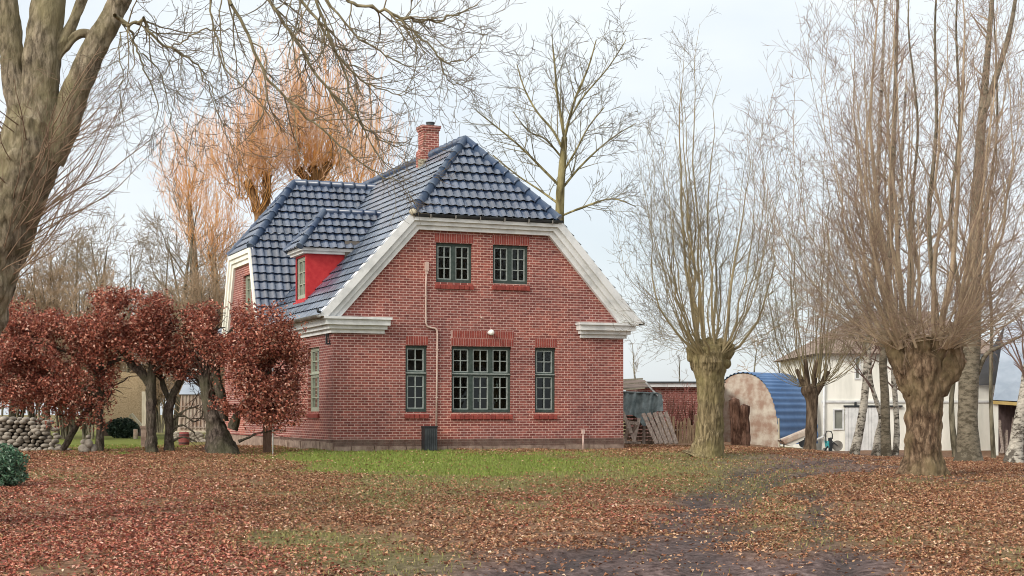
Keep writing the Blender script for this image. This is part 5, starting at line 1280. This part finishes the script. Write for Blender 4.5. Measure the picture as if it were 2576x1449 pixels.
# three stacked boundary stones in front of the slim beech
g = ground_at(216, 1140); st = empty('stone_pile', g, 'small pile of grey stones in the leaves in front of the slim beech', 'stones')
for i, (x, y, z, sx, sz, nm) in enumerate(((-.06, 0, .10, .16, .13, 'stone'), (.08, -.03, .24, .12, .13, 'stone'), (-.05, .05, .27, .09, .07, 'stone'), (.05, .08, .40, .07, .06, 'stone'), (.17, .1, .12, .09, .12, 'stone'))):
    mb = MB(); mb.ball((x, y, z), 1.0, 8, (sx, .12, sz), .5); mb.build(nm, M['field'], st)
# evergreen shrub at the left edge
Yg = 27.0; bg_ = base_of(16, Yg); gs = empty('evergreen_shrub', bg_, 'low bluish green evergreen shrub at the left edge in the leaves', 'shrub')
n = 3000; d = rs.randn(n, 3); d /= np.linalg.norm(d, axis=1)[:, None]; rad = rs.rand(n) ** .42
C = np.stack([bg_.x - .05 + d[:, 0] * rad * .42, bg_.y + d[:, 1] * rad * .5, bg_.z + .34 + d[:, 2] * rad * .42], -1)
C = C[C[:, 2] > bg_.z + .02]; n = len(C)
C[:, 0] += .05 * np.sin(C[:, 2] * 17); 
cc = np.array([(.08, .17, .10), (.14, .24, .15), (.045, .09, .06), (.28, .38, .29)])[rs.choice(4, n, p=[.4, .25, .25, .1])] * (.7 + .6 * rs.rand(n))[:, None]
leaf_mesh('crown', C, .05 + .04 * rs.rand(n), cc, M['leaf'], gs, bg_, .8, .5)
T = Tubes(); rng = random.Random(4)
for _ in range(14): grow(T, rng, (bg_.x + rng.gauss(0, .05), bg_.y, bg_.z - .03), nrm((rng.gauss(0, .5), rng.gauss(0, .5), 1)), .55, .012, 0, dict(PQ, max=1, dens=[4], len=[.2]))
T.build('branches', M['tw_beech'], gs, bg_)
# dark evergreen bush on the lawn behind
Yd = 60.0; bd = base_of(308, Yd); db = empty('evergreen_bush', bd, 'dark green round bush on the lawn in front of the thatched roof', 'bush')
n = 2600; d = rs.randn(n, 3); d /= np.linalg.norm(d, axis=1)[:, None]; rad = rs.rand(n) ** .4
C = np.stack([bd.x + d[:, 0] * rad * .62, bd.y + d[:, 1] * rad * .6, bd.z + .38 + d[:, 2] * rad * .42], -1); C = C[C[:, 2] > bd.z + .02]; n = len(C)
cc = np.array([(.012, .028, .02), (.03, .055, .04), (.05, .08, .055)])[rs.choice(3, n)] * (.7 + .6 * rs.rand(n))[:, None]
leaf_mesh('crown', C, .09 + .05 * rs.rand(n), cc, M['leaf'], db, bd, .8, .55)
# thatched cottage roof behind the beeches
Yt = 66.0; bt = base_of(322, Yt); th = empty('thatched_cottage', bt, 'low cottage with a steep straw thatched roof and white gable boards seen between the beeches', 'cottage')
def lt(px, py, dy=0.0): return P(px, py, Yt + dy) - bt
mb = MB()
mb.poly([lt(250, 1062), lt(352, 1062), lt(345, 940, 2.2), lt(278, 932, 2.2)]); mb.poly([lt(352, 1062), lt(372, 1085, -.4), lt(372, 960, 2.0), lt(345, 940, 2.2)])
mb.poly([lt(372, 1085, -.4), lt(372, 960, 2.0), lt(372, 1000, 4.5)]); mb.poly([lt(250, 1062), lt(278, 932, 2.2), lt(240, 1000, 4.5)])
mb.poly([lt(278, 932, 2.2), lt(345, 940, 2.2), lt(345, 1040, 5), lt(278, 1040, 5)])
mb.build('roof', M['thatch'], th)
mb = MB(); mb.prism([lt(250, 1062, .25), lt(350, 1062, .25), lt(350, 1104, .25), lt(250, 1104, .25)], (0, 2.5, 0)); mb.build('wall', mottled('dark_timber', (.07, .05, .04), (.13, .10, .075), 3.0), th)  # dark brown mottled timber
mb = MB(); mb.bar(lt(331, 1042, -.05), lt(356, 1072, -.3), .07, .12); mb.bar(lt(331, 1042, -.05), lt(318, 1064, -.1), .07, .12); mb.build('gable_board', M['palewood'], th)
mb = MB()
for k_ in range(22): mb.box(tuple(lt(262 + k_ * 3.1, 1065, -.02)), tuple(lt(262 + k_ * 3.1 + 1.9, 1060.5, .03)))
mb.build('ridge_pegs', M['palewood'], th)
mb = MB(); mb.box(tuple(lt(356, 1102, -.4)), tuple(lt(366, 1070, -.2))); mb.build('gate_pier', M['stone'], th)
# concrete bollard by it
Yc = 58.0; bc = base_of(341, Yc); o_ = empty('concrete_post', bc, 'short pale concrete post on the lawn beside the dark round bush', 'post')
mb = MB(); mb.tube([(0, 0, -.05), (0, 0, .36), (0, 0, .38)], [.085, .085, .07], 12); mb.build('post', M['concrete'], o_)
# gate post with a cap left of the tallest beech
Yc = 43.0; bc = base_of(362, Yc); o_ = empty('gate_post', bc, 'pale stone gate post close left of the tallest beech trunk', 'post')
hp = bl(362, 985, Yc).z - bc.z
mb = MB(); mb.box((-.07, -.07, -.1), (.07, .07, .55)); mb.build('shaft', M['stone'], o_)
mb = MB(); mb.box((-.09, -.09, .551), (.09, .09, .62)); mb.build('cap', M['stone'], o_)
mb = MB(); mb.box((-.05, -.04, .621), (.09, .05, hp)); mb.build('post', M['palewood'], o_)
# pale glazed garden shed seen between the beech trunks
Yk = 52.0; bk = base_of(500, Yk); gh = empty('garden_shed', bk, 'pale weathered glazed garden shed seen between the beech trunks', 'shed')
def lk(px, py, dy=0.0): return P(px, py, Yk + dy) - bk
mb = MB(); mb.prism([lk(446, 1084), lk(528, 1084), lk(518, 990), lk(456, 990)], (0, 1.4, 0)); mb.build('wall', M['concrete'], gh)
mb = MB(); mb.poly([lk(450, 992, -.1), lk(526, 992, -.1), lk(510, 945, .7), lk(470, 945, .7)]); mb.poly([lk(450, 992, -.1), lk(470, 945, .7), lk(470, 992, 1.5)]); mb.poly([lk(526, 992, -.1), lk(526, 992, 1.5), lk(510, 945, .7)]); mb.build('roof', M['greyroof'], gh)
mb = MB(); mb.box(tuple(lk(470, 946, .5)), tuple(lk(512, 928, .9))); mb.build('lantern', M['whitewall'], gh)
mb = MB()
for k_ in range(8):
    x = 454 + k_ * 9.6; mb.bar(lk(x, 1080, -.03), lk(x + (487 - x) * .12, 994, -.03), .035)
for y in (1076, 1050, 1022): mb.bar(lk(452, y, -.035), lk(524, y, -.035), .03)
mb.build('glazing_bars', M['wood'], gh)
mb = MB(); mb.box(tuple(lk(440, 1088, -.1)), tuple(lk(532, 1084, .05))); mb.build('sill', M['palewood'], gh)
mb = MB(); rng = random.Random(2)
for _ in range(46):
    mb.ball(tuple(lk(rng.uniform(440, 532), rng.uniform(1090, 1116), -.1)), 1.0, 5, (rng.uniform(.08, .16), .1, rng.uniform(.06, .10)), .4)
mb.build('foundation', M['field'], gh)
bb = base_of(463, 46); o_ = empty('rusty_barrel', bb, 'rusty red barrel seen between the forked beech and the bushy beech', 'barrel')
mb = MB(); mb.tube([(0, 0, 0), (0, 0, .05), (0, 0, .2), (0, 0, .35), (0, 0, .42)], [.13, .15, .17, .15, .13], 14); mb.build('barrel_body', M['brickdark'], o_)
mb = MB()
for z in (.08, .32):
    mb = MB(); mb.tube([(0, 0, z), (0, 0, z + .03)], .165, 14, False); mb.build('hoop', M['dark'], o_)
# brown post and white pole by the bushy beech
bb = base_of(672, 38.6); o_ = empty('wooden_post', bb, 'brown square wooden post under the bushy beech next to the white pole', 'post')
mb = MB(); mb.box((-.09, -.07, -.1), (.09, .07, 1.0)); mb.build('post', mottled('brown_post', (.11, .065, .045), (.20, .13, .10), 5.0, .9, (6, 6, 1)), o_)
mb = MB(); mb.prism([(-.10, -.08, 1.001), (.10, -.08, 1.001), (0, -.08, 1.06)], (0, .16, 0)); mb.build('cap', M['wood'], o_)
bb = base_of(686, 37.25); o_ = empty('white_pole', bb, 'thin white pole standing among the leaves of the bushy beech', 'pole')
mb = MB(); mb.tube([(0, 0, -.05), (.005, 0, 1.0), (0, 0, 2.05)], .017, 8); mb.build('pole', M['white'], o_)
mb = MB(); mb.ball((0, 0, 2.06), .025, 6); mb.build('tip', M['white'], o_)

# wood store with tarpaulin and leaning pallets, right of the house
Yu = 48.0; bu_ = base_of(1610, Yu); ws = empty('wood_store', bu_, 'ramshackle wood store with sagging board roof at the right corner of the house', 'shed')
def lu(px, py, dy=0.0): return P(px, py, Yu + dy) - bu_
mb = MB(); mb.poly([lu(1545, 980, -.1), lu(1640, 976, -.1), lu(1622, 958, 1.6), lu(1545, 958, 1.6)]); mb.poly([lu(1545, 978, -.1), lu(1545, 956, 1.6), lu(1622, 956, 1.6), lu(1640, 974, -.1)]); mb.build('roof', M['barnroof'], ws)
mb = MB(); mb.bar(lu(1545, 957, -.12), lu(1617, 953, -.12), .05, .14, (0, 1, 0)); mb.bar(lu(1545, 982, -.16), lu(1622, 976, -.16), .05, .07, (0, 1, 0)); mb.bar(lu(1545, 968, -.1), lu(1628, 962, -.1), .03, .05, (0, 1, 0)); mb.build('fascia', M['palewood'], ws)
mb = MB(); mb.bar(lu(1624, 962, -.2), lu(1640, 980, -.2), .05, .11, (0, 1, 0)); mb.bar(lu(1641, 981, -.22), lu(1668, 1008, -.22), .05, .11, (0, 1, 0)); mb.build('rafter', M['white'], ws)
mb = MB()
for x in (1550, 1620, 1660): mb.bar(lu(x, 1120, .1), lu(x, 985, .1), .09)
mb.bar(lu(1656, 1010, -.1), lu(1664, 1045, -.1), .06); mb.build('posts', M['wood'], ws)
mb = MB()
rng = random.Random(6)
for r_ in range(9):
    for c_ in range(14):
        p = lu(1552 + c_ * 7.5, 1112 - r_ * 9, .2); mb.tube([p, p + Vector((0, .5, 0))], rng.uniform(.035, .055), 6)
mb.build('firewood', mottled('split_logs', (.10, .07, .05), (.22, .16, .12), 8.0), ws)
# tarp
tp_ = empty('tarpaulin', bl(1615, 1018, Yu - .25), 'slate grey tarpaulin hanging over the front of the wood store', 'tarpaulin')
nx_, nz_ = 30, 18; V = []
for j in range(nz_):
    for i in range(nx_):
        u, v = i / (nx_ - 1), j / (nz_ - 1)
        bot = 1050 - 4 * math.sin(u * 9) + (26 * math.exp(-((u - .55) / .16) ** 2)) - 14 * u
        top = 987 + 6 * max(0, u - .8) * 5 + 2 * math.sin(u * 13)
        p = P(1562 + 104 * u + 3 * v, top + (bot - top) * v, Yu - .25 + .10 * math.sin(u * 17 + 2 * v) * v + .05 * math.sin(u * 31 + v * 5) - .12 * v)
        V.append(tuple(p))
ii = np.arange(nx_ * nz_).reshape(nz_, nx_); Fq = np.stack([ii[:-1, :-1], ii[:-1, 1:], ii[1:, 1:], ii[1:, :-1]], -1).reshape(-1, 4)
raw_mesh('sheet', np.array(V), Fq, M['tarp'], tp_, True, None, None, tuple(tp_.location))
mb = MB(); mb.tube([P(1562, 986, Yu - .27) - Vector(tp_.location), P(1615, 988, Yu - .27) - Vector(tp_.location), P(1655, 990, Yu - .27) - Vector(tp_.location)], .03, 8); mb.build('hem', M['tarp'], tp_)
# pallets
Yq = 46.5; bq = base_of(1660, Yq); pa = empty('pallet', bq, 'weathered grey wooden pallet leaning with five long boards in front of the tarpaulin', 'pallet', 'pallets at the wood store')
def lq(px, py, dy=0.0): return P(px, py, Yq + dy) - bq
mb = MB()
for k_ in range(5):
    mb.bar(lq(1618 + k_ * 14, 1040 - k_ * 1.0, .25), lq(1652 + k_ * 12.5, 1116, -.25), .115, .03, (0, -1, .3))
mb.build('boards', M['wood'], pa)
mb = MB()
for (y, a, b_, dy) in ((1046, 1614, 1680, .26), (1078, 1632, 1690, .06), (1110, 1648, 1703, -.15)): mb.bar(lq(a, y, dy), lq(b_, y, dy), .08, .07)
mb.build('bearers', M['wood'], pa)
bq2 = base_of(1586, 46.2); pb = empty('pallet', bq2, 'broken pallet frame with crossed boards next to the house corner', 'pallet', 'pallets at the wood store')
def lq2(px, py, dy=0.0): return P(px, py, 46.2 + dy) - bq2
mb = MB()
for (x0, y0, x1, y1) in ((1566, 1036, 1598, 1112), (1608, 1052, 1594, 1112), (1580, 1062, 1606, 1066), (1580, 1060, 1588, 1090), (1588, 1090, 1602, 1068), (1572, 1110, 1580, 1076)):
    mb.bar(lq2(x0, y0, .1), lq2(x1, y1, -.06), .10, .03, (0, -1, .2))
mb.build('boards', M['wood'], pb)
mb = MB(); mb.bar(lq2(1568, 1112), lq2(1612, 1114), .06, .06); mb.build('bearers', M['wood'], pb)
# red brick annex with white eaves
Yx = 56.0; bx_ = base_of(1700, Yx); an = empty('brick_annex', bx_, 'low dark red brick annex with a white eaves board behind the wood store', 'outbuilding')
def lx_(px, py, dy=0.0): return P(px, py, Yx + dy) - bx_
zb_ = gzf(bx_.x, Yx) - .2 - bx_.z; x0 = lx_(1600, 1000).x; x1 = lx_(1812, 1000).x; zt = lx_(1700, 974).z
mb = MB(); mb.box((x0, 0, zb_), (x1, 5, zt)); mb.build('wall', M['brick'], an)
mb = MB(); mb.box((x0 - .1, -.25, zt + .001), (x1 + .1, 5.2, zt + .15)); mb.build('eaves_board', M['white'], an)
mb = MB(); mb.box((x0 - .15, -.32, zt + .151), (x1 + .15, 5.3, zt + .20)); mb.build('roof', M['gutter'], an)
# thicket of red stems and the split-pale fence in front of it
rng = random.Random(19)
for j, (px, lab) in enumerate(((1672, 'red-stemmed bare shrub next to the white rafter'), (1704, 'red-stemmed bare shrub against the middle of the brick annex'), (1738, 'red-stemmed bare shrub next to the olive pollard trunk'))):
    bare(px, 53.5 + j * .4, 1.9, .022, lab, 170 + j, 'red_stem_shrub', 'tw_red', 'bark_stump', 0, 'red-stemmed shrubs', 12, dict(SHQ, len=[.7, .4, .2], dens=[4, 3, 2], rmin=.007))
Yf = 51.5; bf = base_of(1705, Yf); fe = empty('paling_fence', bf, 'low fence of rough split pales between the pallets and the olive pollard', 'fence')
mb = MB(); x = (1655 - CX) * Yf / F - bf.x
while x < (1762 - CX) * Yf / F - bf.x:
    w = rng.uniform(.05, .09); h = rng.uniform(.55, .95); dx = rng.gauss(0, .03)
    mb.bar((x, rng.uniform(-.03, .03), -.1), (x + dx, rng.uniform(-.03, .03), h), w, .03, (0, 1, 0)); x += w + rng.uniform(.0, .05)
mb.build('pales', mottled('split_pales', (.20, .13, .08), (.38, .28, .18), 5.0, .9, (6, 6, 1)), fe)
mb = MB(); mb.bar(((1655 - CX) * Yf / F - bf.x, .06, .4), ((1765 - CX) * Yf / F - bf.x, .06, .45), .05); mb.build('rail', M['wood'], fe)
# twin rotten stump
g = base_of(1860, 49.0); sp_ = empty('tree_stump', g, 'tall twin stump of rotten brown trunks cut flat in front of the arched hut', 'stump')
for (xa, xb, y, s_) in ((1851, 1847, 1006, 5.0), (1872, 1872, 1022, 8.0)):
    tk = Trunk(); p, r = path_px([(1862 + (xa - 1862) * .7, 1132, 34), (xa + 2, 1108, 28), (xa, 1060, 26), (xb, y, 28)], 49.0); r[-1] = r[-2]
    tk.limb(p, r, 5, 14, .22, .05, s_, 5); tk.build('trunk', M['bark_stump'], sp_, g)
# arched hut: rendered end wall, blue corrugated sides
Yh = 57.0; xh = (1868 - CX) * Yh / F; gh_ = gzf(xh, Yh); ht = empty('arched_hut', (xh, Yh, gh_), 'arched hut of blue corrugated iron with a stained pale end wall', 'hut', None, R(-42))
A_, H_ = 1.56, P(1868, 937, Yh).z - gh_; Ln = 2.7
def arch(f, a=A_, h=H_):                   # f 0..1 from left foot over the crown to the right foot
    th = math.pi * (1 - f); return a * (abs(math.cos(th)) ** .9) * (1 if math.cos(th) > 0 else -1), h * math.sin(th) ** .82
mb = MB(); mb.prism([(arch(i / 40)[0] * .985, 0, arch(i / 40)[1] * .985 - .1 * (i in (0, 40))) for i in range(41)], (0, .12, 0)); mb.build('end_wall', M['concrete'], ht)
V = []; nf = 200
for i in range(nf + 1):
    x, z = arch(i / nf); nx2 = x / A_; nz2 = z / H_; q = math.hypot(nx2, nz2); w = .022 * math.sin(i * 2 * math.pi * 30 / nf)
    for y in (-.05, Ln): V.append((x + nx2 / q * w, y, z + nz2 / q * w))
ii = np.arange(2 * (nf + 1)).reshape(-1, 2)
raw_mesh('iron_roof', np.array(V), np.stack([ii[:-1, 0], ii[1:, 0], ii[1:, 1], ii[:-1, 1]], -1), M['blueiron'], ht, True)
mb = MB(); mb.prism([(arch(i / 40)[0] * .98, Ln - .1, arch(i / 40)[1] * .98) for i in range(41)], (0, .08, 0)); mb.build('back_wall', M['concrete'], ht)
mb = MB(); mb.bar((A_ + .05, -.06, -.1), (A_ + .02, -.06, .95), .05); mb.build('corner_post', M['palewood'], ht)
# tipped trailer
Yv = 52.0; bv = base_of(2000, Yv); tr_l = empty('tipped_trailer', bv, 'pale grey flat trailer tipped up on its wheel beside the small slim pollard', 'trailer')
def lv(px, py, dy=0.0): return P(px, py, Yv + dy) - bv
mb = MB(); mb.prism([lv(1968, 1108), lv(2040, 1078), lv(2040, 1090), lv(1975, 1117)], (0, 1.0, 0)); mb.build('bed', M['concrete'], tr_l)
mb = MB(); mb.prism([lv(1975, 1117.5, .05), lv(2038, 1091, .05), lv(2034, 1100, .05), lv(1990, 1122, .05)], (0, .9, 0)); mb.build('side_board', M['whitewall'], tr_l)
mb = MB(); mb.tube([lv(2022, 1114, .05), lv(2022, 1114, .2)], .17, 16); mb.build('wheel', M['dark'], tr_l)
mb = MB(); mb.bar(lv(1962, 1107, .3), lv(1972, 1112, .3), .05); mb.bar(lv(1972, 1110, .3), lv(1972, 1124, .3), .04); mb.build('tow_bar', M['gutter'], tr_l)

# white barn
Yn = 58.0; bn = base_of(2075, Yn); ba_ = empty('white_barn', bn, 'whitewashed barn with a brown hipped tile roof and a sliding door behind the birches', 'barn')
def ln_(px, py, dy=0.0): return P(px, py, Yn + dy) - bn
x0 = ln_(2068, 1000).x; x1 = ln_(2508, 1000).x; zt = ln_(2100, 890).z; zm = ln_(2100, 1010).z
mb = MB()
win1 = (ln_(2099, 0).x, ln_(2119, 0).x, ln_(0, 1078).z, ln_(0, 1032).z); win2 = (ln_(2153, 0).x, ln_(2161, 0).x, ln_(0, 951).z, ln_(0, 901).z)
wall_with_holes(mb, [-.5, zm, zt], lambda z: x0, lambda z: x1, [win1, win2], lambda a, z: (a, 0, z))
mb.poly([(x0, 0, -.5), (x0, 0, zt), (x0, 9, zt), (x0, 9, -.5)]); mb.poly([(x1, 0, -.5), (x1, 9, -.5), (x1, 9, zt), (x1, 0, zt)]); mb.poly([(x0, 9, -.5), (x1, 9, -.5), (x1, 9, zt), (x0, 9, zt)])
mb.build('wall', M['whitewall'], ba_)
mb = MB(); zr = ln_(0, 783, 4.5).z; xr = ln_(2180, 0, 4.5).x; e = .3
mb.poly([(x0 - e, -e, zt), (x1 + e, -e, zt), (x1 - 1.2, 4.5, zr), (xr, 4.5, zr)]); mb.poly([(x0 - e, 9.3, zt), (x0 - e, -e, zt), (xr, 4.5, zr)]); mb.poly([(x1 + e, 9.3, zt), (x0 - e, 9.3, zt), (xr, 4.5, zr), (x1 - 1.2, 4.5, zr)]); mb.poly([(x1 + e, -e, zt), (x1 + e, 9.3, zt), (x1 - 1.2, 4.5, zr)])
mb.poly([(x0 - e, -e, zt - .02), (x0 - e, 9.3, zt - .02), (x1 + e, 9.3, zt - .02), (x1 + e, -e, zt - .02)])
mb.build('roof', M['barnroof'], ba_)
mb = MB(); mb.box((x0 - .02, -.05, zm - .04), (x1, -.001, zm + .04)); mb.build('string_course', M['white'], ba_)
def simple_win(q, root, nm='window'):
    a0, a1, z0, z1 = q; w = .055; m1 = MB(); m1.box((a0 - w, -.04, z0 - w), (a0, .05, z1 + w)); m1.box((a1, -.04, z0 - w), (a1 + w, .05, z1 + w)); m1.box((a0, -.04, z1), (a1, .05, z1 + w)); m1.box((a0, -.04, z0 - w), (a1, .05, z0)); o = m1.build(nm, M['white'], root)
    m2 = MB(); m2.poly([(a0, .03, z0), (a1, .03, z0), (a1, .03, z1), (a0, .03, z1)]); m2.build('pane', mottled('curtained_glass', (.16, .17, .15), (.24, .25, .22), 2.0, .2), o)
simple_win(win1, ba_); simple_win(win2, ba_)
mb = MB(); a, b_ = ln_(2125, 0).x, ln_(2208, 0).x; zd_ = ln_(0, 1025).z
for k_ in range(10): mb.box((a + (b_ - a) * k_ / 10 + .004, -.09, -.3), (a + (b_ - a) * (k_ + 1) / 10 - .004, -.03, zd_))
dr_ = mb.build('sliding_door', M['white'], ba_)
mb = MB(); mb.box((a - .05, -.13, zd_ + .02), (b_ + .9, -.02, zd_ + .08)); mb.box((a + .35, -.13, zd_ + .081), (a + .42, -.02, zd_ + .2)); mb.build('door_rail', M['dark'], dr_)
mb = MB(); xq = x0 + .06; mb.tube([(xq, -.08, zt - .1), (xq, -.08, .62), (xq - .04, -.12, .52), (xq - .40, -.16, .36)], .045, 10); mb.build('downpipe', M['white'], ba_)
# open shed with grey metal roof at the right edge
Yo = 50.0; bo = base_of(2530, Yo); os_ = empty('open_shed', bo, 'open shed with pale grey metal roof and ochre fascia at the right edge', 'shed')
def lo_(px, py, dy=0.0): return P(px, py, Yo + dy) - bo
mb = MB(); mb.poly([lo_(2498, 1006), lo_(2760, 1020), lo_(2760, 780, 4), lo_(2528, 815, 4)]); _b = [lo_(2528, 817, 4), lo_(2760, 782, 4)]; mb.poly([_b[0], _b[1], Vector((_b[1].x, 9, 1.9)), Vector((_b[0].x, 9, 1.9))]); mb.poly([lo_(2760, 1022), lo_(2760, 782, 4), Vector((_b[1].x, 9, 1.9)), Vector((_b[1].x, 9, -.5)), Vector((lo_(2760, 0).x, .2, -.5))]); mb.poly([lo_(2498, 1008, .02), lo_(2528, 817, 4), lo_(2528, 1000, 7), lo_(2498, 1012, 7)]); mb.build('roof', M['greyroof'], os_)
mb = MB(); mb.prism([lo_(2498, 1008, -.08), lo_(2760, 1024, -.08), lo_(2760, 1034, -.08), lo_(2498, 1016, -.08)], (0, .06, 0)); mb.build('fascia', M['yellow'], os_)
zz = -.4; mb = MB(); mb.box((lo_(2498, 0).x, .02, zz), (lo_(2512, 0).x, .15, lo_(0, 1016).z)); mb.box((lo_(2600, 0).x, .02, zz), (lo_(2612, 0).x, .15, lo_(0, 1020).z)); mb.build('post', M['whitewall'], os_)
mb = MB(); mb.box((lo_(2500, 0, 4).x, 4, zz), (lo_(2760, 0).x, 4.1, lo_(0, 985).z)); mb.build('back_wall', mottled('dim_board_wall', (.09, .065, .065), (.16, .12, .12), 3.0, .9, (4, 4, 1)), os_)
rng = random.Random(12); mb = MB()
for _ in range(12):
    x = rng.uniform(2515, 2590); mb.bar(lo_(x, 1140, .6 + rng.random()), lo_(x + rng.uniform(-14, 14), rng.uniform(1050, 1090), 1.5 + rng.random()), .08, .03)
mb.build('stored_boards', M['wood'], os_)
# little hand cart with turquoise tub by the barn wall
Yj = 55.0; bj = base_of(2090, Yj); hc = empty('hand_cart', (bj.x, bj.y, bj.z), 'tiny hand cart with black handle and turquoise tub before the white barn wall', 'cart')
def lj(px, py, dy=0.0): return P(px, py, Yj + dy) - P(2090, 1134, Yj)
mb = MB(); mb.tube([lj(2078, 1112), lj(2077, 1090), lj(2079, 1083), (lj(2084, 1082)), lj(2091, 1083), lj(2094, 1090), lj(2094, 1102)], .018, 7); mb.build('handle', M['dark'], hc)
mb = MB()
lo = [lj(2077, 1106), lj(2089, 1108), lj(2087, 1124), lj(2080, 1124)]; mb.prism(lo, (0, .25, 0)); mb.build('tub', M['teal'], hc)
mb = MB(); mb.prism([lj(2086, 1100, -.03), lj(2092, 1098, -.03), lj(2095, 1112, -.03), lj(2094, 1132, -.03), lj(2087, 1132, -.03)], (0, .2, 0)); mb.bar(lj(2074, 1132), lj(2083, 1120), .05); mb.build('body', M['dark'], hc)
for (x, y, r_, nm) in ((2107, 1119, .19, 'wheel'), (2075, 1129, .07, 'wheel')):
    mb = MB(); c = lj(x, y, .05); mb.tube([c, c + Vector((0, .06, 0))], r_, 18); mb.build(nm, M['zinc'], hc)
mb = MB(); mb.bar(lj(2094, 1108), lj(2107, 1119), .03); mb.build('axle_arm', M['dark'], hc)
